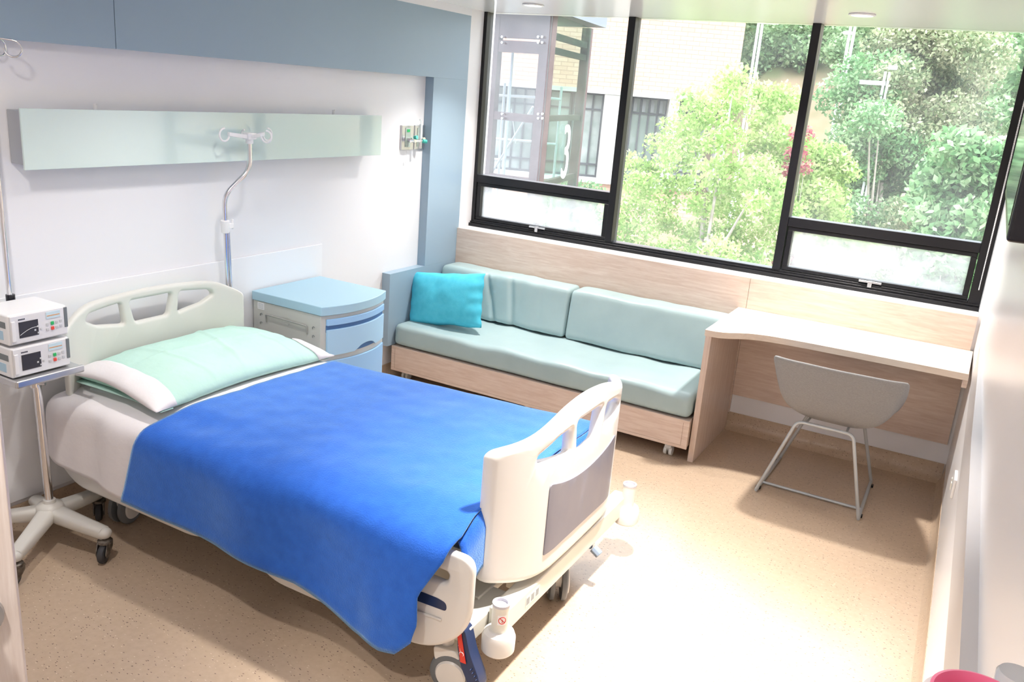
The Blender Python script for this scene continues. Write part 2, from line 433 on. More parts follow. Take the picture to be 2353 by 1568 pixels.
# ================================================================ CEILING DOWNLIGHTS (real lamps, and two unseen ones added as fill)
EM = bpy.data.materials.new('lamp_diffuser'); EM.use_nodes = True
_p = EM.node_tree.nodes['Principled BSDF']; _p.inputs['Emission Color'].default_value = (1,.96,.9,1); _p.inputs['Emission Strength'].default_value = 6
DL = [(.636,-.36,'round recessed ceiling lamp nearest the blue wall corner',15),(2.412,-.364,'round recessed ceiling lamp above the desk',24),
      (.80,-2.45,None,7),(2.35,-2.45,None,27),(.9,-3.75,None,11),(2.0,-4.6,None,22)]  # last two: unseen fill lamps, added to brighten the near side
for x,y,lab,pw_ in DL:
    if lab:
        t = thing('ceiling_downlight', lab, 'ceiling lamp', (x,y,ZC), 'recessed ceiling lamps by the window')
        MB().lathe((x,y,ZC),[(.062,-.001),(.062,-.006),(.05,-.009),(.047,-.004),(.047,-.001)]).build('trim_ring', WHT, t, smooth=40)
        MB().lathe((x,y,ZC),[(.0465,-.002),(.0465,-.004),(.02,-.005)]).build('diffuser', EM, t, smooth=40)
    l = light('downlight_or_fill_lamp', 'AREA', (x,y,ZC-.02), 1, (1,.95,.90), size=.11, shape='DISK')
    l.data.energy = pw_; l.data.spread = math.radians(160 if y < -3 else 72 if (x > 2 and y < -1) else 105)

# ================================================================ HOSPITAL BED
def yc(x): return -2.50+.085*x
bed = thing('hospital_bed', 'white adjustable hospital bed with moulded head and foot boards and side rails lowered', 'hospital bed', (1.0,-2.42,0))
# --- head board
def tri_holes(w1, w2, zs):
    return zs
HX = lambda s: .025+.075*max(0,(abs(s)-.2)/.26)**2
outer = rpoly([(-.46,.30),(.46,.30),(.46,.83),(.435,.852),(.335,.905),(.0,.928),(-.335,.905),(-.435,.852),(-.46,.83)], [.06,.06,.03,.05,.12,.9,.12,.05,.03], 6)
holes = [rpoly([(-.115,.883),(.105,.883),(.080,.785),(-.088,.785)], .018), rpoly([(.145,.882),(.305,.866),(.325,.842),(.265,.808),(.132,.787)], .016), rpoly([(-.155,.882),(-.315,.866),(-.335,.842),(-.275,.808),(-.142,.787)], .016)]
bm = plate_mesh(outer, holes, .036, .014); slice_x(bm, [i*.04 for i in range(-11,12)])
bm_obj(bm, lambda v: Vector((HX(v.x)+v.z+ (v.y-.6)*0, yc(0)-.015+v.x, v.y)), 'headboard', HBEIGE, bed, smooth=45)
mb = MB()
mb.prism([Vector((.05,yc(0)+s,z)) for s,z in rpoly([(-.40,.40),(.40,.40),(.40,.74),(-.40,.74)],.05)],0,(.010,0,0))
# --- foot board
YF = -2.343
FX = lambda s: 2.043-.10*max(0,(abs(s)-.2)/.29)**2
outer = rpoly([(-.495,.352),(-.36,.312),(.0,.300),(.36,.312),(.495,.352),(.495,.79),(.475,.808),(.35,.822),(.20,.872),(.0,.892),(-.20,.872),(-.35,.822),(-.475,.808),(-.495,.79)],
              [.03,.2,.5,.2,.03,.02,.02,.08,.12,.5,.12,.08,.02,.02], 5)
def fh(pts, r=.018): return rpoly(pts, r)
h2 = fh([(-.105,.812),(.105,.812),(.085,.69),(.0,.682),(-.085,.69)])
h1 = fh([(-.145,.803),(-.235,.800),(-.335,.762),(-.338,.742),(-.25,.728),(-.135,.708)])
h3 = fh([(.145,.803),(.235,.800),(.335,.762),(.338,.742),(.25,.728),(.135,.708)])
bm = plate_mesh(outer, [h1,h2,h3], .046, .019); slice_x(bm, [i*.035 for i in range(-14,15)])
fb = bm_obj(bm, lambda v: Vector((FX(v.x)+v.z, YF+v.x, v.y)), 'footboard', BEIGE, bed, smooth=45)
outer = rpoly([(-.275,.385),(.275,.385),(.275,.648),(.14,.612),(.0,.600),(-.14,.612),(-.275,.648)], [.006,.006,.02,.2,.2,.2,.02], 4)
bm = plate_mesh(outer, [], .006, .002); slice_x(bm, [i*.035 for i in range(-8,9)])
bm_obj(bm, lambda v: Vector((FX(v.x)+.0235+v.z, YF+v.x, v.y)), 'foot_panel', GREYP, fb, smooth=45)
# --- frame
mb = MB()
for s in (-1,1): mb.box(.12,1.95,yc(1)+s*.40-.02,yc(1)+s*.40+.02,.40,.445)
for x in (.15,.6,1.1,1.5,1.93): mb.box(x-.025,x+.025,yc(1)-.40,yc(1)+.40,.40,.44)
mb.box(.15,1.92,yc(1)-.39,yc(1)+.39,.44,.452)
mb.build('mattress_deck', CREAM, bed, bevel=.004)
mb = MB()
mb.box(.16,1.90,yc(1)-.27,yc(1)-.20,.20,.27).box(.16,1.90,yc(1)+.20,yc(1)+.27,.20,.27)
mb.box(.16,.24,-2.86,-2.06,.19,.26)
mb.prism([(1.79,-2.80,.235),(1.93,-2.80,.235),(1.93,-1.92,.235),(1.79,-1.92,.235)],0,(0,0,.035))
for x in (.55,1.35):
    mb.hexa([(x,-2.6,.24),(x+.08,-2.6,.24),(x+.08,-2.25,.24),(x,-2.25,.24),(x+.25,-2.6,.41),(x+.33,-2.6,.41),(x+.33,-2.25,.41),(x+.25,-2.25,.41)])
mb.build('base_frame', CREAM, bed, bevel=.006)
mb = MB().box(1.99,2.052,-2.84,-1.80,.200,.284).box(1.915,1.989,-2.95,-2.70,.200,.262); mb.box(1.93,1.99,-2.62,-2.52,.215,.275).box(1.93,1.99,-2.10,-2.0,.215,.275)
bar = mb.build('foot_crossbar', CREAM, bed, bevel=.006)
MB().box(2.0522,2.0530,-2.70,-2.60,.225,.265).build('instruction_label', mat('pale_label',(.72,.75,.74),.5), bar)
mb = MB()
for i in range(3): mb.box(2.0530,2.0534,-2.695+i*.033,-2.675+i*.033,.232,.258)
mb.build('label_print', mat('grey_print',(.32,.36,.38),.5), bar)
# --- bumpers with IV sockets
for (bx,by) in ((2.052,-2.874),(2.062,-1.825)):
    b = MB().lathe((bx,by,0),[(.048,.170),(.053,.176),(.054,.222),(.048,.238),(.035,.246),(.024,.246)]).build('bumper_wheel', BEIGE, bed, smooth=28)
    mb = MB()
    n_=28
    mb.lathe((bx,by,0),[(.027,.245),(.027,.338),(.0215,.338),(.0215,.27)])
    mb.build('iv_socket_tube', CREAM, b, smooth=40)
    MB().lathe((bx,by,0),[(.028,.333),(.0285,.342),(.021,.343),(.0208,.30),(.0210,.30),(.0210,.3325)]).build('socket_ring', mat('lilac_grey_plastic',(.55,.55,.60),.4), b, smooth=40)
bx,by = 2.052,-2.874
mb = MB()     # no-load sign on the near socket tube, wrapped round it
def wrap(bx,by,r,cx,a0): return lambda u,z: Vector((bx+r*math.cos(a0+u/r),by+r*math.sin(a0+u/r),z))
wf = wrap(bx,by,.0274,0,math.radians(-48))
mb.grid(9,4,lambda u,v: wf(lerp(-.015,.014,u),lerp(.277,.311,v)),0)
mb.build('warning_sticker', WHT, bed)
wf2 = wrap(bx,by,.0278,0,math.radians(-48))
mb = MB(); mb.tube([wf2(.0115*math.cos(t*PI/12),.294+.0115*math.sin(t*PI/12)) for t in range(24)],.0013,6,closed=True)
mb.tube([wf2(.0115*k/4*.72,.294-.0115*k/4*.72) for k in range(-4,5)],.0012,6)
mb.tube([wf2(0,z) for z in (.286,.298)],.0010,6)
mb.build('prohibition_sign', mat('red_print',(.7,.05,.04),.5), bed)
# --- casters
def bed_caster(x,y,ang,brake=False):
    R_ = Matrix.Rotation(ang,3,'Z'); T = lambda p: Vector((x,y,0))+R_@Vector(p)
    mb = MB(); mb.cyl(T((0,0,.155)),T((0,0,.21)),.022); 
    mb.prism([T((a,-.034,z)) for a,z in rpoly([(-.035,.165),(.045,.165),(.075,.10),(.055,.055),(.02,.06),(-.03,.12)],.015)],0,R_@Vector((0,.068,0)))
    c = mb.build('caster', BEIGE, bed, bevel=.004)
    for s in (-1,1):
        def P(r,h): return r,h
        mb = MB()
        rings=[]
        prof=[(.050,.036),(.066,.036),(.0735,.030),(.075,.022),(.0735,.014),(.06,.012)]
        def ring(r,h): return [T((.03+r*math.cos(k*PI/18),s*h,.075+r*math.sin(k*PI/18))) for k in range(36)]
        V=[[mb.bm.verts.new(p) for p in ring(r,h)] for r,h in prof]
        for A,B in zip(V,V[1:]):
            for k in range(36): mb.bm.faces.new([A[k],A[(k+1)%36],B[(k+1)%36],B[k]])
        mb.bm.faces.new(V[0]); mb.bm.faces.new(V[-1])
        w = mb.build('wheel', GREYR, c, smooth=40)
        MB().cyl(T((.03,s*.0362,.075)),T((.03,s*.042,.075)),.052,30,r2=.047).build('hub_cap', BEIGE, w, smooth=40)
    return c
bed_caster(1.90,-2.93,math.radians(10)); bed_caster(1.955,-2.235,math.radians(-60)); bed_caster(.225,-2.81,math.radians(-75)); bed_caster(.20,-2.12,math.radians(15))
# brake pedal
mb = MB()
L = [(1.955,.275),(1.985,.265),(2.01,.20),(2.05,.135),(2.062,.10),(2.045,.082),(2.02,.092),(1.985,.145),(1.965,.20)]
pl = rpoly(L,.012,4)
mb.prism([(x,-2.97-(.275-z)*.10,z) for x,z in pl],0,(0,.045,0))
for i in range(5): mb.box(2.022+i*.0075,2.026+i*.0075,-2.992,-2.945,.150-i*.009,.156-i*.009)
pd = mb.build('brake_pedal', NAVY, bed, bevel=.004)
mb = MB().prism([(1.957,-2.972,.262),(1.972,-2.972,.258),(2.004,-2.984,.165),(1.985,-2.985,.165)],0,(0,-.003,0))
lb = mb.build('lock_label', RED, pd)
mb = MB(); cpt = lambda a: (1.985+.0075*math.cos(a),-2.9835,.19+.0075*math.sin(a))
mb.tube([cpt(t*PI/8) for t in range(16)],.0012,6,closed=True); mb.tube([(1.981,-2.9825,.198),(1.974,-2.9795,.215)],.0013,6).tube([(1.969,-2.979,.212),(1.978,-2.979,.218)],.0011,6)
mb.build('lock_symbol', WHT, lb)
# crank knob under the foot crossbar
mb = MB().cyl((2.045,-2.12,.175),(2.075,-2.12,.155),.018,8).box(2.0,2.04,-2.13,-2.11,.17,.205)
mb.build('foot_lock_knob', mat('steel_blue_plastic',(.25,.32,.42),.3), bed, bevel=.003)
# --- side rails, lowered
def side_rail(x0,x1,z0,z1,y,hs,foot=False):
    w = x1-x0
    outer = rpoly([(x0,z0+.10),(x0+.12,z0),(x1-.14,z0),(x1,z0+.12),(x1,z1),(x1-.12,z1),(x1-.3,z1-.03),(x0,z1-.03)],[.08,.10,.12,.10,.05,.1,.1,.05],6)
    bm = plate_mesh(outer, hs, .034, .014)
    return bm_obj(bm, lambda v: Vector((v.x, y+v.z, v.y)), 'side_rail', BEIGE, bed, smooth=45)
r1 = side_rail(.03,1.02,.205,.50,-2.992,[rpoly([(.25,.40),(.80,.40),(.80,.47),(.25,.47)],.02)])
r2 = side_rail(1.08,2.015,.165,.535,-2.988,[rpoly([(1.75,.425),(1.925,.425),(1.935,.465),(1.75,.47)],.018)])
MB().prism([(x,-3.0065,z) for x,z in rpoly([(1.72,.325),(1.935,.335),(1.932,.362),(1.90,.368),(1.72,.365)],.012)],0,(0,.003,0)).build('release_grip', NAVY, r2)
MB().prism([(x,-3.0065,z) for x,z in rpoly([(1.72,.285),(1.92,.296),(1.92,.303),(1.72,.293)],.003)],0,(0,-.004,0)).build('rail_ridge', BEIGE, r2, bevel=.0015)
side_rail(.10,1.02,.205,.50,-1.93,[rpoly([(.25,.40),(.80,.40),(.80,.47),(.25,.47)],.02)])
side_rail(1.08,1.98,.165,.50,-1.845,[])
mb = MB()
for x in (.3,.8,1.3,1.8):
    MB().tube([(x,-2.80,.42),(x,-2.93,.38),(x,-2.975,.36)],.012,8).build('rail_link', CREAM, bed, smooth=50)
    MB().tube([(x,-2.03,.42),(x,-1.97 if x<1 else -1.88,.38),(x,-1.945 if x<1 else -1.86,.36)],.012,8).build('rail_link', CREAM, bed, smooth=50)
MB().box(-.02,.03,-3.005,-2.96,.33,.39).build('rail_end_bumper', BEIGE, bed, bevel=.012)

# --- mattress
mm = MB(); 
def yl(s): return s
mm.hexa([(.115,yc(.1)-.425,.453),(1.93,yc(1.93)-.415,.453),(1.93,yc(1.93)+.415,.453),(.115,yc(.1)+.425,.453),(.115,yc(.1)-.425,.594),(1.93,yc(1.93)-.415,.594),(1.93,yc(1.93)+.415,.594),(.115,yc(.1)+.425,.594)])
o = mm.build('mattress', mat('pale_mattress_cover',(.72,.74,.76),.6), bevel=.03, bseg=4)
tag(o,'pale mattress on the bed frame, mostly hidden under sheet and blue blanket','mattress')

# --- blanket and sheet
def cross(x, off, zh, w=0):
    """outline of the made bed across its width: far hem -> flat top -> over the lowered rail -> near hem"""
    c = yc(x); ey = interp(x,[(.3,-2.955),(.8,-2.955),(1.63,-2.90),(1.93,-2.845)]); ez = interp(x,[(.1,.575),(.8,.578),(1.63,.600),(1.93,.602)])
    P = [(c+.452,.44),(c+.450,.52),(c+.446,.57),(c+.432,.596),(c+.40,.603),(c+.25,.606),(c,.608),(c-.25,.606),(c-.37,.604),(ey+.045,ez+.006),(ey,ez),
         (-3.010,.562),(-3.036,.515),(-3.038,.43),(-3.040,.34),(-3.042,zh)]
    return P
def along(P, t):
    """point at share t of the polyline's length"""
    L = [0]
    for a,b in zip(P,P[1:]): L.append(L[-1]+math.hypot(b[0]-a[0],b[1]-a[1]))
    s = t*L[-1]
    for i in range(len(P)-1):
        if s <= L[i+1] or i == len(P)-2:
            k = (s-L[i])/(L[i+1]-L[i]); return P[i][0]+(P[i+1][0]-P[i][0])*k, P[i][1]+(P[i+1][1]-P[i][1])*k
def smoothz(P, n=60):
    Q = [along(P,i/(n-1)) for i in range(n)]
    for _ in range(2): Q = [Q[0]]+[((Q[i-1][0]+2*Q[i][0]+Q[i+1][0])/4,(Q[i-1][1]+2*Q[i][1]+Q[i+1][1])/4) for i in range(1,n-1)]+[Q[-1]]
    return Q
NV = 70
def blanket_fn(u, v):
    # v: 0 far hem .. 1 near hem ; left edge slants, right edge falls back along the drape
    t = v
    xl = interp(t,[(0,.665),(.62,.62),(.75,.60),(1,.49)])
    xr = interp(t,[(0,1.93),(.70,1.935),(.76,1.95),(.82,1.93),(.90,1.86),(.96,1.865),(1,1.85)])
    x = lerp(xl,xr,u)
    zh = interp(x,[(.4,.255),(1.0,.25),(1.35,.225),(1.62,.155),(1.74,.150),(1.80,.165),(1.85,.22)])
    Q = smoothz(cross(x,0,zh),NV)
    f = t*(NV-1); i = min(int(f),NV-2); k = f-i
    y = lerp(Q[i][0],Q[i+1][0],k); z = lerp(Q[i][1],Q[i+1][1],k)
    # folds in the hanging part, small rumples on top
    dr = sstep((t-.74)/.15)
    y += dr*(.010*math.sin(x*9+1.0)*sstep((x-.7)/.6) + .014*ns(x*3.1,t*1.2,2.)*1.0) - .012*dr*sstep((x-1.62)/.1)*(1-sstep((x-1.80)/.08))*sstep((t-.85)/.1)
    y += -.028*sstep((x-1.70)/.25)*sstep((t-.80)/.08)*(1-sstep((t-.93)/.06))*0
    z += .0045*ns(x*4,y*5,1.)*(1-dr)+.003*ns(x*11,y*13,3.)*(1-dr)+.004
    z += .010*math.exp(-((x-1.2)/.25)**2-((y+2.62)/.12)**2)*0
    if t>.97: y -= .003*math.sin((t-.97)/.03*PI)
    return Vector((x,y,z))
mb = MB(); mb.grid(110,84,blanket_fn)
# piece hanging over the foot end of the mattress
def foot_drape(u,v):
    y = lerp(yc(1.93)+.43, -2.955, u); d = v*.19
    base = .607-.06*sstep((-2.82-y)/.14)
    x = 1.93+.02*math.sin(min(1,v*3)*PI/2)+.004*ns(y*8,0,5); z = base-d
    return Vector((x,y,z))
mb.grid(40,12,foot_drape)
o = mb.build('blanket', BLANK, smooth=180, mods=(solid(.006,1),))
tag(o,'bright blue fleece blanket spread over the hospital bed and hanging down its near side','blanket')
def sheet_fn(u, v):
    t = v
    xl = interp(t,[(0,.10),(.55,.075),(.75,.065),(.85,.035),(1,.05)]); xr = interp(t,[(0,.80),(.7,.78),(1,.75)])
    x = lerp(xl,xr,u)
    zh = interp(x,[(.0,.345),(.1,.315),(.186,.285),(.35,.27),(.55,.262),(.80,.262)])
    Q = smoothz(cross(x,0,zh),NV); f = t*(NV-1); i = min(int(f),NV-2); k = f-i
    y = lerp(Q[i][0],Q[i+1][0],k); z = lerp(Q[i][1],Q[i+1][1],k)
    dr = sstep((t-.72)/.15)
    hid = sstep((x-.45)/.12)
    y += .010*dr + dr*(1-hid)*(.022*math.sin(x*17+t*3)*sstep((t-.7)/.2)*.5 + .010*ns(x*9,t*2,7.) - .012*math.exp(-((x-.12)/.05)**2))
    y -= dr*(1-hid)*.0
    z += (.003*ns(x*14,y*9,4.))*(1-dr)*(1-hid)-.002
    return Vector((x,y,z))
o = MB().grid(90,90,sheet_fn).build('bed_sheet', SHEET, smooth=180, mods=(solid(.002,0),))
tag(o,'white cotton sheet showing at the head end of the bed beside the blue blanket','bed sheet')

# --- pillow with mint pillowcase
PC = Vector((.335,-2.475,.675))
def pil(u,v,side):
    a = u*2-1; b = v*2-1      # a along y (near..far), b along x (head..foot)
    hx = .270; hy = .455
    ca = (1-abs(a)**5)**.5 if abs(a)<1 else 0; cb = (1-abs(b)**4)**.6 if abs(b)<1 else 0
    th = .060*ca*cb
    x = PC.x+b*hx*(1-.06*(1-a*a))+.012*a; y = PC.y+a*hy*(1-.035*(1-b*b))-.012*b*hy
    sag = .030*(a*a)+.020*b*b
    z = PC.z-.008-sag*.9-.02*b*.6
    wr = .006*ns(x*5,y*5,9)*ca*cb
    crease = .007*math.exp(-((a-.12+.15*b)/.022)**2)*cb + .007*math.exp(-((b+.02-.12*a)/.03)**2)*ca*sstep((a+.8)/.2) + .006*math.exp(-((a+.45-.1*b)/.02)**2)*cb + .006*math.exp(-((a-.62)/.02)**2)*cb + .006*ns(x*16,y*9,1)*ca*cb
    if side > 0: z += th+wr+crease
    else: z = max(z-th*.9, .6125)
    if side>0: z = max(z,.6165)
    return Vector((x,y,z))
pw = thing('pillow','mint green pillow with a white cuff lying at the head of the bed','pillow',(PC.x,PC.y,.61))
def pmesh(v0,v1,name,m,grow=0,nu=110,nv=70,both=True):
    mb = MB()
    for s in ((1,-1) if both else (1,)):
        def fn(u,v):
            p = pil(lerp(v0,v1,u),v,s)
            if grow: p.z += grow*s; p.x += grow*.5*(v*2-1)
            return p
        mb.grid(nu,nv,fn)
    bmesh.ops.remove_doubles(mb.bm, verts=mb.bm.verts, dist=.0005)
    return mb.build(name,m,pw,smooth=180)
pmesh(.0,1,'pillowcase',MINT)
# white turned-over cuff on the near end
def cuff(u,v):
    # u: across the cuff, v: head..foot edge ; upper layer
    p = pil(lerp(.0,.085,u),v,1); p.z += .0035+.012*(1-u)*math.sin(v*PI)*.6; p.y += -.02*(1-u)*(1-.3*math.sin(v*PI*2)); p.x += .003*(v*2-1)
    return p
o = MB().grid(12,40,cuff).build('cuff', SHEET, pw, smooth=180, mods=(solid(.002,0),)); o['label'] = 'white turned-over cuff'
def lip(u,v):
    p = pil(.02,v,-1); p.z = .614+.006*math.sin(v*PI); p.y += lerp(.03,-.028,u)-.008*math.sin(v*PI*1.5); p.x += .004*(v*2-1)
    return p
MB().grid(6,40,lip).build('case_lining', MINT, pw, smooth=180, mods=(solid(.002,0),))
def cuff2(u,v):
    p = pil(lerp(1,.93,u),v*.30+.70,1); p.z += .003; p.y += .03*(1-u); p.x += .004
    return p
MB().grid(6,12,cuff2).build('pillow_corner', SHEET, pw, smooth=180, mods=(solid(.006,0),))
mb = MB()
for i,(a,b) in enumerate(((.925,.06),(.935,.075),(.93,.045))):
    p = pil(a,b,1); mb.box(p.x-.004,p.x+.006,p.y-.006,p.y+.008,p.z+.0005,p.z+.002)
mb.build('laundry_mark', mat('blue_ink',(.05,.09,.5),.6), pw)

# ================================================================ IV POLE ON THE BED HEAD
t = thing('iv_pole','bent chrome drip pole with four hooks standing behind the bed head','drip pole',(.03,-2.075,.30))
px_, py_ = .105, -2.006
mb = MB().tube(arc([(.015,-2.06,.30),(.020,-2.073,.86),(.045,-2.107,1.295),(px_,-2.003,1.414),(px_,py_,1.545)],.05,6),.011,14)
mb.build('pole', CHROME, t, smooth=60)
MB().tube([(.034,-2.056,.55),(.036,-2.066,.9),(.046,-2.085,1.13)],.006,8).build('lower_tube', CHROME, t, smooth=60)
mb = MB().cyl((.034,-2.093,1.118),(.038,-2.098,1.178),.020,20).box(.036,.056,-2.088,-2.058,1.138,1.163).box(.038,.050,-2.063,-2.053,1.133,1.181)
mb.build('height_clamp', WHT, t, bevel=.004)
mb = MB().cyl((px_,py_,1.532),(px_,py_,1.555),.017,16)
mb.box(px_-.02,px_+.02,py_-.025,py_+.025,1.552,1.582)
mb.prism([(px_-.008,py_-.125,1.567),(px_+.008,py_-.125,1.567),(px_+.012,py_-.02,1.555),(px_-.012,py_-.02,1.555)],0,(0,0,.018))
mb.prism([(px_-.008,py_+.09,1.567),(px_+.008,py_+.09,1.567),(px_+.012,py_+.02,1.555),(px_-.012,py_+.02,1.555)],0,(0,0,.018))
mb.prism([(px_+.018,py_-.008,1.557),(px_+.018,py_+.008,1.557),(px_+.075,py_+.005,1.569),(px_+.075,py_-.005,1.569)],0,(0,0,.014))
mb.build('hook_crossarm', WHT, t, bevel=.003)
def hook(c, d, r=.028):
    d = Vector(d).normalized(); c = Vector(c); pts = [c+Vector((0,0,-.004))]
    for k in range(13):
        a = math.radians(200+k*21); pts.append(c+d*(r+r*math.cos(a))+Vector((0,0,r*math.sin(a))))
    return pts
for c,d,r in (((px_,py_-.12,1.573),(0,-1,0),.028),((px_,py_+.085,1.573),(0,1,0),.028),((px_-.016,py_,1.573),(-1,.1,0),.018),((px_+.075,py_,1.573),(.9,.2,0),.026)):
    MB().tube(hook(c,d,r),.0045,8).build('hook', WHT, t, smooth=60)

# ================================================================ BED HEAD LIGHT PANEL
t = thing('bed_head_unit','long wall unit with pale mint glass front above the bed','wall light unit',(-.06,-1.98,1.55))
MB().box(-.0585,.022,-3.025,-.95,1.462,1.655).build('housing', ALU, t, bevel=.003)
MB().box(.024,.034,-3.03,-.935,1.445,1.665).build('glass_front', LAMPG, t, bevel=.002)
for y in (-2.70,-1.295):
    MB().cyl((-.01,y,1.655),(-.01,y,1.685),.008,12).sphere((-.004,y,1.684),.004,8).build('cable_grip', WHT, t, smooth=50)

# ================================================================ MEDICAL GAS OUTLETS
t = thing('gas_outlet_plate','pair of steel medical gas outlet plates on the white wall by the blue panel','gas outlet',(-.06,-.50,1.53))
for y0,y1,mk in ((-.628,-.505,GRN),(-.495,-.388,mat('cream_mark',(.8,.78,.6),.4))):
    p = MB().box(-.06,-.048,y0,y1,1.457,1.606).build('outlet_plate', STEEL, t, bevel=.003)
    ym = (y0+y1)/2
    MB().box(-.048,-.045,ym-.026,ym+.026,1.475,1.59).build('outlet_recess', mat('sage_plastic',(.42,.5,.45),.4), p, bevel=.002)
    MB().box(-.045,-.043,ym-.014,ym+.014,1.565,1.581).build('gas_label', mk, p)
    MB().cyl((-.045,ym,1.52),(-.012,ym,1.52),.016,16).build('outlet_socket', CHROME, p, smooth=50)
f = thing('flow_meter','small clear oxygen flow meter plugged into the wall gas outlet','flow meter',(-.01,-.53,1.53))
MB().cyl((-.012,-.565,1.52),(.01,-.565,1.52),.013,12).cyl((.0,-.60,1.515),(.0,-.49,1.515),.008,12).cyl((0,-.50,1.47),(0,-.50,1.53),.010,12).build('valve_body', CHROME, f, smooth=50)
MB().cyl((0,-.50,1.53),(0,-.50,1.615),.010,14).tube([(0,-.50,1.615),(0,-.50,1.635),(.0,-.515,1.642)],.004,8).build('flow_tube', mat('pale_clear_plastic',(.8,.87,.88),.2), f, smooth=50)
for a_,b_ in (((.0,-.478,1.515),(.012,-.452,1.512)),((-.0,-.565,1.535),(.02,-.565,1.54))): MB().cyl(a_,b_,.012,12).build('control_knob', mat('teal_plastic',(.05,.45,.38),.35), f, smooth=50)
o = MB().tube([(-.045,-.575,1.452),(-.05,-.573,1.42),(-.045,-.578,1.40)],.0012,6).prism([(-.045,-.588,1.383),(-.045,-.566,1.383),(-.045,-.574,1.402),(-.045,-.580,1.402)],0,(.003,0,0)).build('pull_tag', WHT, t)

# ================================================================ BEDSIDE CABINET
t = thing('bedside_cabinet','pale blue and grey bedside cabinet with curved front beside the bed head','bedside cabinet',(.2,-1.61,0))
Y0,Y1 = -1.858,-1.362; YM = (Y0+Y1)/2
def xf(y, off=0): return .415+off+.058*(1-((y-YM)/((Y1-Y0)/2))**2)
def front_poly(off, y0, y1, n=16): return [(xf(lerp(y0,y1,i/n),off), lerp(y0,y1,i/n)) for i in range(n+1)]
def slab(mb, off, y0, y1, z0, z1, xb): 
    fp = front_poly(off,y0,y1); mb.prism([(xb,y0,z0)]+[(x,y,z0) for x,y in fp]+[(xb,y1,z0)],0,(0,0,z1-z0)); return mb
slab(MB(),.012,Y0-.006,Y1+.006,.742,.788,-.035).build('top', NSBLUE, t, bevel=.004)
slab(MB(),0,Y0,Y1,.10,.7405,-.03).build('carcass', NSGREY, t, bevel=.003)
def cpanel(y0,y1,z0,z1,off0=.001,off1=.012,zfn=None):
    mb = MB(); n=20
    V=[]
    for i in range(n+1):
        y = lerp(y0,y1,i/n); za = zfn(i/n) if zfn else z0
        V.append([mb.bm.verts.new(p) for p in ((xf(y,off0),y,za),(xf(y,off1),y,za),(xf(y,off1),y,z1),(xf(y,off0),y,z1))])
    for A,B in zip(V,V[1:]):
        for k in range(4): mb.bm.faces.new([A[k],A[(k+1)%4],B[(k+1)%4],B[k]])
    mb.bm.faces.new(V[0]); mb.bm.faces.new(V[-1][::-1]); return mb
cpanel(Y0+.025,Y1-.022,.690,.722).build('pull_out_tray', NSDRW, t, bevel=.002)
cpanel(Y0+.025,Y1-.022,.655,.6895,-.002,.003).build('slot_recess', SLOT, t)
d = cpanel(Y0+.025,Y1-.022,.535,.668,zfn=lambda u: .535+.030*max(0,1-((u-.56)/.17)**2)**.5 if abs(u-.56)<.17 else .535).build('drawer', mat('pale_sky_drawer',(.40,.63,.84),.4), t, bevel=.002)
cpanel(Y0+.20,Y1-.12,.537,.567,-.0,.002).build('finger_recess', SLOT, d)
cpanel(Y0+.025,Y1-.022,.13,.508).build('door', NSDRW, t, bevel=.002)
mb = MB().tube(arc([(.062,-1.861,.640),(.062,-1.868,.683),(.333,-1.868,.677),(.333,-1.861,.634)],.008,4),.0035,8)
mb.build('side_rail', mat('grey_rail',(.36,.37,.35),.4), t, smooth=60)
MB().prism([(.195+.020*math.cos(a*PI/10),-1.8585,.668-.016*math.sin(a*PI/10)) for a in range(11)],0,(0,-.003,0)).build('rail_recess', NSGREY, t)
MB().prism([(.195+.020*math.cos(a*PI/10),-1.8585,.690+.012*math.sin(a*PI/10)) for a in range(11)],0,(0,-.002,0)).build('rail_recess', NSGREY, t)
mb = MB()
for x in (.025,.372):
    for z in (.672,.628): MB().tube([(x-.007,-1.859,z-.006),(x-.007,-1.860,z+.004),(x,-1.860,z+.008),(x+.007,-1.860,z+.004)],.0016,6).build('slot_hook', DGREY, t)
o = MB().box(.0,.045,-1.8595,-1.8585,.700,.735).build('inventory_sticker', WHT, t)
mb = MB()
for i in range(4): mb.box(.005,.040,-1.8600,-1.8595,.706+i*.007,.708+i*.007)
mb.build('sticker_print', mat('grey_print',(.4,.4,.42),.5), o)
for x,y in ((.04,Y0+.05),(.36,Y0+.05),(.04,Y1-.05),(.36,Y1-.05)):
    MB().cyl((x,y-.01,.03),(x,y+.01,.03),.03,16).box(x-.012,x+.012,y-.016,y+.016,.03,.10).build('caster', DGREY, t, bevel=.002)

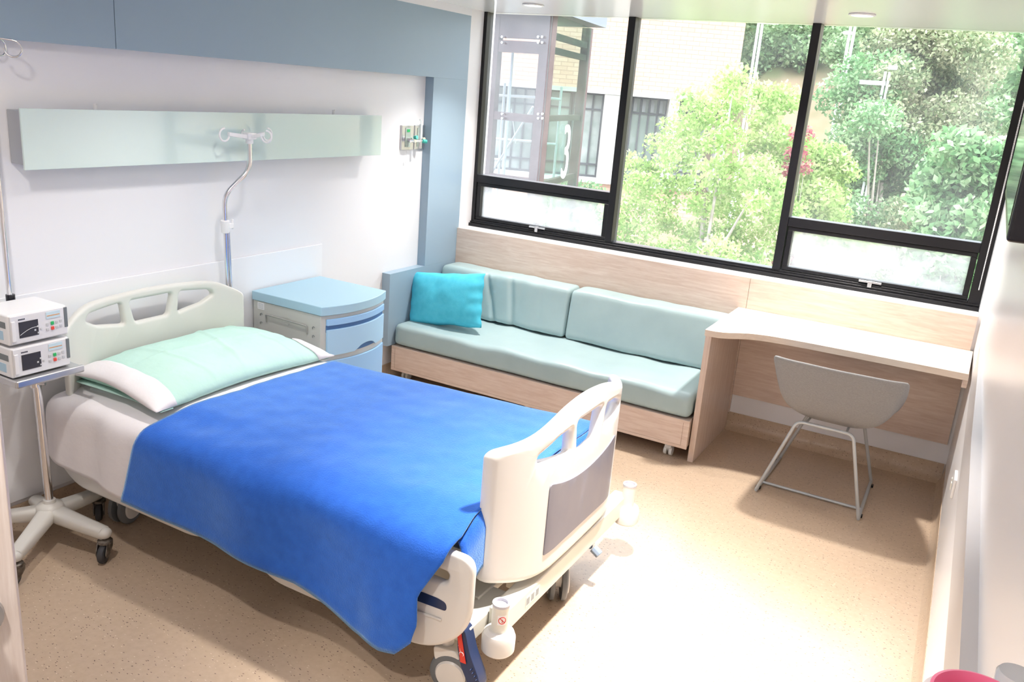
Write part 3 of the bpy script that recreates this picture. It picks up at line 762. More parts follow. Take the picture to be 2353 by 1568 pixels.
# ================================================================ SOFA BENCH
def soft_box(x0,x1,y0,y1,z0,z1,r,n=(40,12,12),fn=None):
    bm = bmesh.new(); nx,ny,nz = n
    def face(na,nb,f):
        V=[[bm.verts.new(f(i/na,j/nb)) for j in range(nb+1)] for i in range(na+1)]
        for i in range(na):
            for j in range(nb): bm.faces.new([V[i][j],V[i+1][j],V[i+1][j+1],V[i][j+1]])
    X=lambda t:lerp(x0,x1,t); Y=lambda t:lerp(y0,y1,t); Z=lambda t:lerp(z0,z1,t)
    for z in (z0,z1): face(nx,ny,lambda a,b:(X(a),Y(b),z))
    for y in (y0,y1): face(nx,nz,lambda a,b:(X(a),y,Z(b)))
    for x in (x0,x1): face(ny,nz,lambda a,b:(x,Y(a),Z(b)))
    bmesh.ops.remove_doubles(bm, verts=bm.verts, dist=1e-5)
    for v in bm.verts:
        p = v.co; q = Vector((min(max(p.x,x0+r),x1-r),min(max(p.y,y0+r),y1-r),min(max(p.z,z0+r),z1-r)))
        d = p-q
        if d.length > 1e-9:
            # map the cube corner region to a sphere
            m = max(abs(d.x),abs(d.y),abs(d.z)); d = d.normalized()*m
            v.co = q+d
        if fn: v.co = fn(v.co)
    mb = MB(); mb.bm.free(); mb.bm = bm; return mb
sofa = thing('sofa_bench','seafoam green vinyl sofa bench on a pale oak drawer base below the window','sofa',(.98,-.37,0))
mb = MB().box(.0,1.968,-.700,-.06,.085,.243)
base = mb.build('drawer_base', WOODX, sofa, bevel=.003)
MB().box(.002,1.974,-.7155,-.7015,.083,.246).build('drawer_front', WOODX, base, bevel=.002)
mb = MB()
for a,b,c,d in ((.030,.0315,.10,.232),(1.94,1.9415,.10,.232),(.030,1.9415,.100,.1012),): mb.box(a,b,-.7161,-.7155,c,d)
mb.build('edge_joint', mat('joint_brown',(.36,.25,.18),.6), base)
def seat_fn(v):
    t = (v.z-.25)/.135; tt = sstep((t-.4)/.5)
    v.z += tt*(.006*ns(v.x*2.6,v.y*2,1)+.004*ns(v.x*7,v.y*3,4)+.004*math.sin((v.x*3+v.y*1.2)*5)*sstep((v.x-.3)/.3)) 
    v.y += (1-sstep((v.y+.70)/.1))*(.006*ns(v.x*3,v.z*4,2)) ; return v
soft_box(.004,1.964,-.708,-.03,.249,.388,.035,(90,24,10),seat_fn).build('seat_cushion', SEAT, sofa, smooth=180)
def back_fn(x0,x1,seed,amt):
    def f(v):
        t = (v.z-.395)/.31; fr_ = sstep((-.10-v.y)/.08)
        v.y -= .045*(1-t)*(1 if v.y<-.1 else .0)                     # leans back
        w = 0
        for xc,wd,a,sl in ((.37,.016,.013,.10),(.56,.018,.011,.05),(.46,.03,.007,-.08),(.66,.03,.005,-.03),(.80,.03,.004,0),(.28,.03,.005,.06)):
            w += a*math.exp(-((v.x-x0-(xc+sl*(1-t))*(x1-x0))/wd)**2)*(1 if seed==1 else 0)
        v.y += amt*w*fr_*1.2; v.z += w*.25*sstep((t-.8)/.2)
        v.y += .008*ns(v.x*2.5,v.z*3,seed)*fr_; v.z += .006*ns(v.x*4,seed,0)+.004*ns(v.x*9,seed,3)
        v.z -= .008*(1-sstep((v.x-x0)/.06))*sstep((t-.6)/.3)
        return v
    return f
soft_box(.010,.972,-.205,-.035,.395,.705,.028,(110,14,22),back_fn(.01,.972,1,1)).build('back_cushion', SEAT, sofa, smooth=180)
soft_box(.978,1.962,-.205,-.035,.392,.708,.028,(90,14,22),back_fn(.978,1.962,2,1)).build('back_cushion', SEAT, sofa, smooth=180)
for x,y in ((.05,-.62),(1.86,-.66),(.98,-.66),(.05,-.15),(1.90,-.15)):
    mb = MB().cyl((x,y,.060),(x,y,.084),.013,12).box(x-.022,x+.022,y-.02,y+.02,.078,.085).prism([(x-.018,y-.012,.066),(x-.018,y+.03,.05),(x-.018,y+.03,.028),(x-.018,y+.012,.022),(x-.018,y-.012,.05)],0,(.036,0,0))
    c = mb.build('caster', mat('clear_white_plastic',(.75,.76,.76),.25), sofa, bevel=.002)
    for s in (-1,1): MB().lathe((x+s*.015,y+.014,.0262),[(.012,-.009),(.025,-.008),(.026,0),(.025,.008),(.012,.009)],'X',22).build('wheel', mat('milky_wheel',(.72,.72,.70),.3), c, smooth=40)

# turquoise cushion leaning on the blue end panel
def cushion(c, ax, ay, an, w, h, t, name, label):
    c=Vector(c); ax=Vector(ax).normalized(); ay=Vector(ay).normalized(); an=Vector(an).normalized()
    mb = MB()
    for s in (1,-1):
        def fn(u,v):
            a=u*2-1; b=v*2-1
            e = (max(0,1-abs(a)**3.0))**.55*(max(0,1-abs(b)**3.0))**.55
            pinch = .050*(1-b*b)*(abs(a)**6)*1.0; pv = .060*(1-a*a)*(abs(b)**6)*.6
            x = a*w/2*(1-pinch); y = b*h/2*(1-pv)
            side = abs(a)**4; x += (.0025*math.sin(b*13)+.006*ns(b*3,a,1))*side; y += (.0015*math.sin(a*9)+.010*ns(a*2.2,b,5))*abs(b)**4
            d = t/2*e + .006*ns(a*2,b*2,3)*e - .008*math.exp(-((a+.15)/.12)**2-((b-.5)/.4)**2)*e
            d += .005*math.sin(b*13+a)*e*sstep((abs(a)-.6)/.3)
            return c+ax*x+ay*y+an*(d*s)
        mb.grid(46,36,fn)
    bmesh.ops.remove_doubles(mb.bm, verts=mb.bm.verts, dist=.0006)
    return tag(mb.build(name, TURQ, smooth=180), label, 'cushion')
cushion((.255,-.50,.557),(1,.04,.14),(-.14,.25,1),(.02,-1,.25),.54,.34,.15,'throw_cushion','plump turquoise fabric cushion leaning at the blue panel end of the sofa')

# ================================================================ DESK
desk = thing('wall_desk','pale oak wall desk with curved front edge beside the sofa under the window','desk',(2.6,-.3,0))
pts = [(1.972,-.022),(1.972,-.677)]
fr2 = [(1.972,-.677),(2.01,-.677),(2.05,-.668),(2.09,-.645),(2.13,-.612),(2.18,-.577),(2.24,-.553),(2.32,-.538),(2.45,-.527),(2.7,-.519),(3.0,-.515),(3.20,-.513)]
# smooth the front curve
C = []
for i in range(len(fr2)-1):
    p0=fr2[max(i-1,0)];p1=fr2[i];p2=fr2[i+1];p3=fr2[min(i+2,len(fr2)-1)]
    for k in range(4):
        t=k/4; C.append(tuple(.5*((2*p1[j])+(-p0[j]+p2[j])*t+(2*p0[j]-5*p1[j]+4*p2[j]-p3[j])*t*t+(-p0[j]+3*p1[j]-3*p2[j]+p3[j])*t**3) for j in (0,1)))
C.append(fr2[-1])
poly = [(1.972,-.022)]+C+[(3.205,-.022)]
mb = MB().prism([(x,y,.716) for x,y in poly],0,(0,0,.034))
mb.build('desktop', DESKT, desk, bevel=.002)
MB().box(1.976,2.008,-.668,-.022,.0,.715).build('side_panel', WOODZ, desk, bevel=.002)
MB().box(3.18,3.204,-.50,-.03,.675,.715).build('wall_cleat', WOODX, desk, bevel=.002)

# ================================================================ CHAIR
ch = thing('tub_chair','grey felt tub chair on a silver tube sled base pushed up to the desk','chair',(2.64,-.55,0))
rim = [((0.0,-.268),.738),((.13,-.268),.740),((.235,-.262),.740),((.287,-.240),.738),((.300,-.205),.725),((.300,-.13),.68),((.295,-.03),.62),((.280,.08),.54),((.25,.18),.465),((.18,.245),.435),((.0,.255),.43)]
R2 = rim+[((-p[0],p[1]),z) for p,z in rim[-2:0:-1]]
def rimf(t):
    n=len(R2); f=t*n; i=int(f)%n; k=f-int(f)
    def g(j): (x,y),z=R2[j%n]; return Vector((x,y,z))
    p0,p1,p2,p3=g(i-1),g(i),g(i+1),g(i+2)
    return .5*((2*p1)+(p2-p0)*k+(2*p0-5*p1+4*p2-p3)*k*k+(3*p1-p0-3*p2+p3)*k**3)
CC = Vector((2.668,-.60,0))
KT = [(0,0),(.2,.37),(.4,.66),(.55,.80),(.78,.91),(1,1)]; HT = [(0,0),(.2,.05),(.4,.20),(.55,.38),(.78,.69),(1,1)]
def shell(u,v):
    p = rimf(u); k = (interp(v-.04,KT)+interp(v,KT)+interp(min(1,v+.04),KT))/3 if 0<v<1 else v
    h = (interp(v-.04,HT)+interp(v,HT)+interp(min(1,v+.04),HT))/3 if 0<v<1 else v
    return CC+Vector((p.x*k, p.y*k, .408+(p.z-.408)*h))
mb = MB().grid(72,16,shell,wrap_u=True); bmesh.ops.remove_doubles(mb.bm, verts=mb.bm.verts, dist=.001)
mb.build('seat_shell', FELT, ch, smooth=180, mods=(solid(.022,0),subd(1)))
xL,xR = 2.385,2.880; yB,yF_ = -.80,-.292
for s_,xf0,xt in ((0,xL,2.532),(1,xR,2.785)):
    pass
back = arc([(xL,yB,.012),(2.520,-.790,.418),(2.782,-.790,.418),(xR,yB,.012)],.035,6)
MB().tube(back,.0085,12).build('leg_frame', LEGM, ch, smooth=60)
front = arc([(xL+.01,yF_,.012),(2.545,-.40,.418),(2.772,-.40,.418),(xR-.005,yF_,.012)],.035,6)
MB().tube(front,.0085,12).build('leg_frame', LEGM, ch, smooth=60)
for x0,x1 in ((xL,xL+.01),(xR,xR-.005)):
    rn = MB().tube([(x0,yB-.004,.0095),(x1,yF_+.004,.0095)],.0085,12).build('runner', LEGM, ch, smooth=60)
    for y in (yB+.045,yF_-.05): MB().box(x0-.012,x0+.014,y-.012,y+.012,.0,.013).build('glide', BLACK, rn, bevel=.002)
MB().tube([(xL+.002,-.69,.012),(xR-.001,-.69,.012)],.0075,12).build('crossbar', LEGM, ch, smooth=60)
mb = MB()
mb.tube([(2.56,-.79,.418),(2.58,-.40,.418)],.006,8).tube([(2.75,-.79,.418),(2.74,-.40,.418)],.006,8); mb.build('seat_bracket', LEGM, ch, smooth=60)

# ================================================================ INFUSION PUMP STAND
st = thing('pump_stand','chrome post stand on a cream five-arm castor base beside the bed head','equipment stand',(.15,-3.115,0))
SC = Vector((.15,-3.115,0))
mb = MB()
arms = [(8,.275),(-56,.30),(97,.23),(166,.16),(222,.20)]
for a,L in arms:
    d = Vector((math.cos(math.radians(a)),math.sin(math.radians(a)),0)); n_ = Vector((-d.y,d.x,0))
    V=[]
    for k in range(9):
        t=k/8; c = SC+d*L*t; top = lerp(.168,.138,t**.8); w = lerp(.036,.025,t); th = lerp(.062,.046,t)
        V.append([mb.bm.verts.new(c+n_*w*math.copysign(abs(math.cos(q*PI/6+.26))**.6,math.cos(q*PI/6+.26))+Vector((0,0,top-th*.5+th*.5*math.copysign(abs(math.sin(q*PI/6+.26))**.6,math.sin(q*PI/6+.26))))) for q in range(12)])
    for A,B in zip(V,V[1:]):
        for k in range(12): mb.bm.faces.new([A[k],A[(k+1)%12],B[(k+1)%12],B[k]])
    mb.bm.faces.new(V[0]); mb.bm.faces.new(V[-1])
    e = SC+d*L; mb.sphere(e+Vector((0,0,.115)),.027,16,(1,1,.85))
mb.lathe(SC,[(.045,.125),(.054,.145),(.046,.168),(.024,.176),(.022,.188),(.017,.188)])
mb.build('star_base', STANDP, st, smooth=60)
for i,(a,L) in enumerate(arms):
    d = Vector((math.cos(math.radians(a)),math.sin(math.radians(a)),0)); e = SC+d*L
    sw = math.radians([-60,-75,-40,80,-70][i]); q = Vector((math.cos(sw),math.sin(sw),0)); m_ = Vector((-q.y,q.x,0))
    mb = MB().cyl(e+Vector((0,0,.090)),e+Vector((0,0,.108)),.010,12).lathe(e,[(.022,.070),(.028,.076),(.027,.086),(.014,.094)])
    for s in (-1,1):
        mb.prism([e+m_*s*.017+q*x+Vector((0,0,z)) for x,z in rpoly([(-.024,.082),(.024,.082),(.042,.042),(.034,.024),(.012,.024),(-.022,.055)],.006,3)],0,m_*s*.003)
    c = mb.build('caster_fork', DIRTY, st, smooth=40)
    w0 = e+q*.020+Vector((0,0,.0365))
    mb = MB(); prof=[(.012,.014),(.028,.013),(.034,.010),(.0365,.004),(.0365,-.004),(.034,-.010),(.028,-.013),(.012,-.014)]
    V=[[mb.bm.verts.new(w0+m_*h+q*r*math.cos(k*PI/12)+Vector((0,0,r*math.sin(k*PI/12)))) for k in range(24)] for r,h in prof]
    for A,B in zip(V,V[1:]):
        for k in range(24): mb.bm.faces.new([A[k],A[(k+1)%24],B[(k+1)%24],B[k]])
    mb.bm.faces.new(V[0]); mb.bm.faces.new(V[-1])
    mb.build('wheel', RUBBER, c, smooth=40)
MB().cyl(SC+Vector((0,0,.165)),SC+Vector((-.02,0,.70)),.0155,20).build('post', CHROME, st, smooth=60)
tx,ty = .13,-3.12
mb = MB().cyl((tx+.002,ty,.655),(tx,ty,.705),.021,20).box(tx-.04,tx+.04,ty-.03,ty+.03,.700,.715)
mb.cyl((tx+.02,ty+.0,.672),(tx+.045,ty+.012,.672),.006,10)
mb.build('post_collar', CHROME, st, smooth=40)
mb = MB().box(.03,.262,-3.262,-3.012,.728,.742)
mb.build('tray', STEEL, st, bevel=.003)
mb = MB().box(.250,.268,-3.268,-3.006,.717,.744).box(.028,.262,-3.270,-3.257,.717,.744)
mb.build('tray_rim', STEEL, st, bevel=.006, bseg=4)
mb = MB()
mb.prism([(.05,-3.24,.728),(.05,-3.03,.728),(.05,-3.09,.705),(.05,-3.16,.705)],0,(.19,0,0)); mb.build('tray_bracket', STEEL, st, bevel=.002)
MB().cyl((.015,-3.115,.72),(.015,-3.125,1.90),.0095,16).build('upper_pole', CHROME, st, smooth=60)
MB().cyl((.015,-3.115,.935),(.015,-3.115,.99),.016,16).build('pole_clamp', BLACK, st, smooth=50)
mb = MB()
for a in (50,115,-60,-115):
    d=Vector((math.cos(math.radians(a)),math.sin(math.radians(a)),0)); c=Vector((.015,-3.125,1.895))
    L_=.085
    pts=[c,c+d*.03+Vector((0,0,.004)),c+d*L_]
    for k in range(1,11):
        an=math.radians(90-k*27); pts.append(c+d*(L_+.028*math.cos(an))+Vector((0,0,-.028+.028*math.sin(an))))
    MB().tube(pts,.0035,8).build('hook', CHROME, st, smooth=60)
mb.bm.free()

# two infusion pumps, one on the other
def pump(z0, y0, y1, xb, xfr, name_lab, with_reflection):
    t = thing('infusion_pump', name_lab, 'infusion pump', ((xb+xfr)/2,(y0+y1)/2,z0), 'stacked infusion pumps')
    h = .112; YL = y1-y0
    body = MB().box(xb,xfr,y0,y1,z0,z0+h).build('housing', WHT, t, bevel=.007, bseg=3)
    X = xfr
    fx = MB().box(X,X+.006,y0+.006,y1-.004,z0+.005,z0+h-.005).build('front_panel', mat('pump_front',(.80,.80,.82),.35), t, bevel=.003)
    s0,s1 = y0+YL*.16,y0+YL*.48
    s = MB().box(X+.006,X+.0075,s0,s1,z0+.024,z0+.082).build('screen', SCREEN, t, bevel=.0005)
    if with_reflection:
        mb = MB().tube([(X+.0079,lerp(s0+.002,s1-.002,k/10),z0+.035+.02*math.sin(k/10*PI*.6)) for k in range(11)],.0009,5); mb.build('screen_reflection', WHT, s)  # white curve modelled as a reflection across the dark screen
    MB().box(X+.006,X+.0078,y0+YL*.62,y0+YL*.86,z0+.075,z0+.1).build('status_display', LCD, t)
    mb = MB().box(X+.0078,X+.0083,y0+YL*.63,y0+YL*.85,z0+.0845,z0+.0875); mb.build('status_line', mat('orange_print',(.75,.35,.12),.5), t)
    MB().box(X+.006,X+.012,y0+YL*.03,y0+YL*.10,z0+.015,z0+.09).build('door_grip', WHT, t, bevel=.003)
    MB().box(X-.01,X+.0075,y1-.016,y1-.002,z0+.030,z0+h-.006).build('end_grip', DGREY, t, bevel=.002)
    yk = y0+YL*.69
    MB().box(X+.006,X+.0095,yk,yk+.012,z0+.050,z0+.063).build('start_key', GRN, t, bevel=.002)
    MB().box(X+.006,X+.0095,yk,yk+.012,z0+.031,z0+.044).build('stop_key', REDB, t, bevel=.002)
    kk = mat('key_outline',(.6,.61,.63),.5)
    for dy,dz in ((-.018,.050),(-.018,.031),(.018,.052),(.018,.033),(.034,.054),(.034,.035)):
        MB().box(X+.006,X+.008,yk+dy,yk+dy+.010,z0+dz,z0+dz+.010).build('key', kk, t, bevel=.002)
    for dy,dz in ((-.052,.052),(-.052,.028),(-.063,.040),(-.041,.040)):
        MB().box(X+.006,X+.008,yk+dy,yk+dy+.007,z0+dz,z0+dz+.007).build('arrow_key', kk, t, bevel=.002)
    mb = MB()
    for k in range(6): mb.box(X+.006,X+.0066,s0+k*.0042,s0+k*.0042+.003,z0+.089,z0+.0935)
    mb.build('maker_mark', BLACK, t)
    # side face
    mb = MB().box(xb+.10,xfr-.012,y0-.0008,y0,z0+.062,z0+.085); mb.build('side_socket', DGREY, t, bevel=.0003)
    MB().box(xb+.04,xfr-.03,y0-.0012,y0,z0+.018,z0+.050).build('side_label', mat('pale_blue_label',(.45,.65,.80),.5), t)
    return t
pump(.745,-3.262,-3.040,.045,.232,'lower white infusion pump of the two stacked on the steel tray',False)
pump(.866,-3.262,-3.040,.045,.232,'upper white infusion pump of the two, its screen showing a reflection',True)

# ================================================================ TELEVISION, BLIND CHAIN, SOCKET
tv = thing('television','black flat television mounted high on the right wall by the window','television',(3.18,-2.3,1.97))
MB().box(3.153,3.20,-3.02,-1.60,1.66,2.29).build('casing', BLACK, tv, bevel=.008, bseg=3)
MB().box(3.1515,3.153,-3.0,-1.62,1.69,2.275).build('screen', mat('tv_glass',(.01,.01,.012),.05,spec=.8), tv)
MB().box(3.20,3.245,-2.5,-2.1,1.8,2.15).build('wall_bracket', DGREY, tv, bevel=.003)
pts=[]
for k in range(161):
    t=k/160
    if t<.46: u=t/.46; pts.append(Vector((3.165-.0*u+.004*math.sin(u*3),.12+.0*u,lerp(2.33,1.10,u))))
    elif t<.54: a=(t-.46)/.08*PI; pts.append(Vector((3.165+.0, .105+.015*math.cos(a)-.0,1.10-.05*math.sin(a))))
    else: u=(t-.54)/.46; pts.append(Vector((3.165,.090,lerp(1.10,2.33,u))))
mb = MB().tube(pts,.0012,6)
L_ = 0; nxt = 0
for a,b in zip(pts,pts[1:]):
    seg=(b-a).length
    while nxt <= L_+seg:
        p=a.lerp(b,(nxt-L_)/seg) if seg else a
        r_=bmesh.ops.create_icosphere(mb.bm, subdivisions=1, radius=.0030)
        for v in r_['verts']: v.co += p
        nxt += .0085
    L_ += seg
tag(mb.build('blind_chain', WHT, smooth=180),'white beaded blind chain loop hanging at the right side of the window','blind chain')
t = thing('wall_socket','small white power socket low on the right wall near the desk','power socket',(3.22,-1.21,.465))
MB().hexa([(xw(-1.27)-.010,-1.27,.42),(xw(-1.27),-1.27,.42),(xw(-1.15)+.004,-1.15,.42),(xw(-1.15)-.010,-1.15,.42),(xw(-1.27)-.010,-1.27,.50),(xw(-1.27),-1.27,.50),(xw(-1.15)+.004,-1.15,.50),(xw(-1.15)-.010,-1.15,.50)]).build('socket_plate', WHT, t, bevel=.002)
mb = MB()
for y in (-1.235,-1.185): mb.box(3.2145,3.218,y-.012,y+.012,.445,.475)
mb.build('socket_face', mat('ivory_plastic',(.80,.78,.70),.4), t, bevel=.001)

# ================================================================ DOOR at the left, open towards the camera
dr = thing('door_1', None, None, (1.2,-4.05,0)); dr['kind']='structure'
e0 = Vector((1.815,-4.2,0)); dd = Vector((-.55,-.83,0)).normalized(); nn = Vector((-dd.y,dd.x,0))
q = [e0, e0+dd*.85, e0+dd*.85+nn*.04, e0+nn*.04]
MB().hexa([*q,*[p+Vector((0,0,2.1)) for p in q]]).build('door_leaf', wood('pale_door_laminate',(14,14,1.0),c1=(.68,.58,.52),c2=(.82,.74,.69)), dr, bevel=.002)
hp = e0+dd*.054+Vector((0,0,.982))
side = -nn if (Vector(CAM)-e0).dot(nn) < 0 else nn
off = Vector((0,0,0)) if side == -nn else nn*.04
mb = MB(); mb.cyl(hp+off, hp+off+side*.010, .034, 32).cyl(hp+off+side*.01, hp+off+side*.03,.016,24).cyl(hp+off+side*.03,hp+off+side*.05,.026,28)
mb.build('door_handle', mat('satin_grey',(.42,.41,.41),.4,.5), dr, smooth=40)

# ================================================================ TROLLEY by the right wall, close to the camera, only its things' tops in view
t = thing('utility_trolley','white trolley by the right wall below the bottom edge of the photo','trolley',(3.16,-4.15,0))
MB().box(3.06,3.258,-4.40,-3.885,1.135,1.15).build('top_shelf', WHT, t, bevel=.004)
MB().box(3.06,3.258,-4.40,-3.885,.30,.315).build('lower_shelf', WHT, t, bevel=.004)
for x in (3.075,3.243):
    for y in (-4.385,-3.90): MB().cyl((x,y,.0),(x,y,1.136),.010,12).build('leg', LEGM, t, smooth=60)
t = thing('lined_tub','white rimmed tub with a pink liner standing by the right wall','tub',(3.211,-3.985,1.15))
bc = (3.211,-3.985,0)
MB().lathe(bc,[(.040,1.151),(.043,1.156),(.052,1.262),(.058,1.264),(.0585,1.270),(.051,1.271),(.048,1.255),(.036,1.16)],seg=48).build('tub_body', WHT, t, smooth=50)
MB().lathe(bc,[(.0482,1.25),(.0512,1.2745),(.0515,1.281),(.048,1.282),(.045,1.274),(.043,1.25),(.034,1.175),(.012,1.168)],seg=48).build('pink_liner', mat('pink_film',(.9,.20,.36),.35), t, smooth=50)
o = MB().lathe((3.246,-3.905,0),[(.019,1.151),(.0205,1.156),(.0205,1.245),(.0215,1.248),(.0215,1.276),(.019,1.28),(.008,1.281)],seg=32).build('clear_jar', mat('frosted_clear_plastic',(.80,.82,.84),.2,Transmission_Weight=.5), smooth=50)
tag(o,'small frosted clear jar with screw lid behind the pink lined tub','jar')

# ================================================================ OUTSIDE
EXT_START = True
GZ = -9.0
def ext_mat(name, c1, c2, scale, **k): return mottled(name, c1, c2, scale, .8, spec=.2, **k)
HILL = ext_mat('dry_grass_slope', (.10,.12,.05), (.27,.20,.13), .35, lo=.35, hi=.6)
def hill_z(x,y):
    # ground lies low by the buildings, then climbs away from the window to the right
    t = sstep((y-17)/26); r = sstep((x+17)/10)
    return GZ + t*r*14.5 + 2.0*sstep((y-45)/30)*4 + .5*ns(x*.15,y*.15,3)*t
mb = MB().grid(50,50,lambda u,v: Vector((lerp(-60,40,u),lerp(2,110,v),hill_z(lerp(-60,40,u),lerp(2,110,v)))))
o = mb.build('hillside_ground', HILL, smooth=180); o['kind']='structure'

# ---- brick hospital block opposite
brick = mat('pale_pink_brick', (.8,.6,.5), .85, spec=.2); n,l,p = nodes(brick)
g_ = n.new('ShaderNodeTexCoord'); bt = n.new('ShaderNodeTexBrick'); bt.inputs['Scale'].default_value = 1.0
bt.inputs['Brick Width'].default_value=.5; bt.inputs['Row Height'].default_value=.16; bt.inputs['Mortar Size'].default_value=.012
bt.inputs['Color1'].default_value=(.50,.30,.22,1); bt.inputs['Color2'].default_value=(.56,.36,.27,1); bt.inputs['Mortar'].default_value=(.36,.20,.15,1)
mp=n.new('ShaderNodeMapping'); mp.inputs['Rotation'].default_value=(PI/2,0,0)
l.new(g_.outputs['Object'],mp.inputs['Vector']); l.new(mp.outputs['Vector'],bt.inputs['Vector']); l.new(bt.outputs['Color'],p.inputs['Base Color'])
CONC = mottled('pale_concrete', (.34,.32,.29), (.42,.40,.37), 1.2, .8)
A = at(1060,200,25.0); B = at(1687,238,29.5); A.z = B.z = 0
U = (B-A).normalized(); Nn = Vector((U.y,-U.x,0))      # Nn faces the room
LEN = (B-A).length
ang = math.atan2(U.y,U.x)
bl = thing('brick_building','pale brick building across the way with a row of dark framed windows between concrete piers','building',A+Vector((0,0,GZ)))
def bbox(name, m, u0,u1,n0,n1,z0,z1, parent=None, bevel=0):
    """box in the facade's own frame: u along it, n out of it towards the room"""
    me = MB().box(u0,u1,n0,n1,z0,z1).build(name, m, None, bevel=bevel)
    c = me.location.copy(); me.rotation_euler = (0,0,ang)
    w = A+U*c.x - Nn*(-c.y) ; 
    w = Vector((A.x+U.x*c.x+Nn.x*c.y, A.y+U.y*c.x+Nn.y*c.y, c.z))
    # local y runs away from the room, so flip the sense of n
    me.location = w
    WLOC[me.name] = w
    if parent:
        me.parent = parent
        me.location = w - WLOC[parent.name]
        if parent.rotation_euler[2]: 
            me.rotation_euler = (0,0,0); me.location = Matrix.Rotation(-ang,3,'Z')@(w-WLOC[parent.name])
    return me
zt = 1.98; zb_ = -1.55
bbox('upper_wall', brick, -6,LEN,-6,0,zt,9.5,bl)
bbox('lower_wall', brick, -6,LEN-1.0,-6,-.05,GZ-.5,zb_,bl)
bbox('window_ledge', mat('ledge_white',(.5,.5,.48),.7), -6,LEN-1.0,-1.2,.12,zb_,zb_+.14,bl)
bbox('back_wall', mat('dim_interior',(.10,.11,.12),.8), -6,LEN-1.2,-6,-2.6,zb_,zt,bl)
bbox('soffit_band', CONC, -6,LEN-.0,-.10,.03,zt-.05,zt+.12,bl)
def ucol(px):  # share of the facade under that direction of view
    d = _f + _r*((px-1176.5)/FPX) - _u*((240-784)/FPX)
    # intersect in plan
    o = Vector(CAM); den = d.x*U.y-d.y*U.x
    t = ((A.x-o.x)*U.y-(A.y-o.y)*U.x)/den
    return ((o+d*t)-A).dot(U)
for a,b in ((1388,1428),(1538,1562),(1230,1262),(1660,1682)):
    bbox('concrete_pier', CONC, ucol(a),ucol(b),-1.3,.0,zb_,zt,bl)
FRM = mat('dark_bronze_frame',(.05,.05,.055),.5)
WPANE = mottled('curtained_window', (.16,.20,.17), (.42,.44,.42), .5, .25, lo=.4, hi=.6)
for a,b,nc in ((1262,1310,2),(1318,1386,3),(1436,1538,5),(1566,1640,4),(1130,1226,4)):
    u0,u1 = ucol(a),ucol(b)
    w = bbox('window', WPANE, u0,u1,-1.02,-.98,zb_+.14,zt-.05,bl)
    for k in range(nc+1):
        u = lerp(u0,u1,k/nc); bbox('mullion', FRM, u-.035,u+.035,-.98,-.90,zb_+.14,zt-.05,w)
    for z in (zb_+.15,zb_+.62,zt-.72,zt-.12): bbox('rail', FRM, u0,u1,-.98,-.89,z,z+.07,w)
    if nc > 4 or a==1566:
        for k in range(nc): bbox('vent_flap', mat('flap_grey',(.16,.17,.17),.5), lerp(u0,u1,(k+.12)/nc),lerp(u0,u1,(k+.5)/nc),-.9,-.70,zt-.62,zt-.15,w)

# ---- glazed lift tower with dark red steel frame, scaffold inside
TW = mottled('maroon_steel', (.085,.045,.042), (.13,.075,.07), 2, .5)
T0 = at(1250,200,13.0); T0.z = 0        # the near corner column
tw = thing('lift_tower','dark maroon steel lift tower with glass walls beside the brick building','lift tower',T0+Vector((0,0,GZ)))
uL = Vector((-1,.02,0)).normalized()                 # front face runs to the left
T1 = at(1338,200,16.5); T1.z = 0; uR = (T1-T0).normalized(); LR = (T1-T0).length
def post(mb, c, u, w, d, z0, z1):
    n_ = Vector((-u.y,u.x,0)); q=[c-u*w/2-n_*d/2, c+u*w/2-n_*d/2, c+u*w/2+n_*d/2, c-u*w/2+n_*d/2]
    mb.hexa([*[p+Vector((0,0,z0)) for p in q],*[p+Vector((0,0,z1)) for p in q]]); return mb
def beam(mb, a, b, z0, z1, d):
    u=(b-a).normalized(); n_=Vector((-u.y,u.x,0)); q=[a-n_*d/2,b-n_*d/2,b+n_*d/2,a+n_*d/2]
    mb.hexa([*[p+Vector((0,0,z0)) for p in q],*[p+Vector((0,0,z1)) for p in q]]); return mb
ZTW = at(1275,32,13.0).z
FL = T0+uL*3.4
for c,w in ((T0,.30),(T0+uL*1.30,.13),(T0+uL*2.2,.30),(FL,.3),(T1,.22)): post(MB(),c,uL,w,.2,GZ,ZTW).build('steel_column', TW, tw)
zz = [at(1200,y,13).z for y in (100,300-30,270,412)]
for za,zb2 in ((ZTW-.55,ZTW-.02),(at(1200,122,13).z,at(1200,95,13).z),(at(1200,272,13).z-.08,at(1200,262,13).z),(at(1200,425,13).z-.1,at(1200,408,13).z)):
    beam(MB(),T0,FL,za,zb2,.16).build('steel_beam', TW, tw)
    beam(MB(),T0,T1,za+.05,za+.19,.12).build('steel_beam', TW, tw)
beam(MB(),T0+uL*3.6-uR*.6+Vector((0,0,0)),T0+uR*-.6+Vector((.9,0,0)),ZTW,ZTW+.22,1.6)
roof=[T0+uL*3.6-Vector((0,.5,0)),T0+Vector((.45,-.5,0)),T1+Vector((.65,-.3,0)),T1+uL*4.2]
mb = MB().hexa([*[p+Vector((0,0,ZTW)) for p in roof],*[p+Vector((0,0,ZTW+.24)) for p in roof]]); mb.build('roof_slab', mat('slate_sheet',(.20,.22,.26),.5), tw)
TGL = glass_mat('lift_glass', tint=(.74,.86,.81), dust=.015, refl=.10); TGL2 = glass_mat('lift_front_glass', tint=(.86,.86,.88), dust=.03, refl=.08)  # green tint of the side glass stands in for reflected trees
nn_ = Vector((-uR.y,uR.x,0)); 
beam(MB(),T0+Vector((.12,-.12,0)),T1+Vector((.12,-.05,0)),GZ,ZTW,.02).build('glass_wall', TGL, tw)
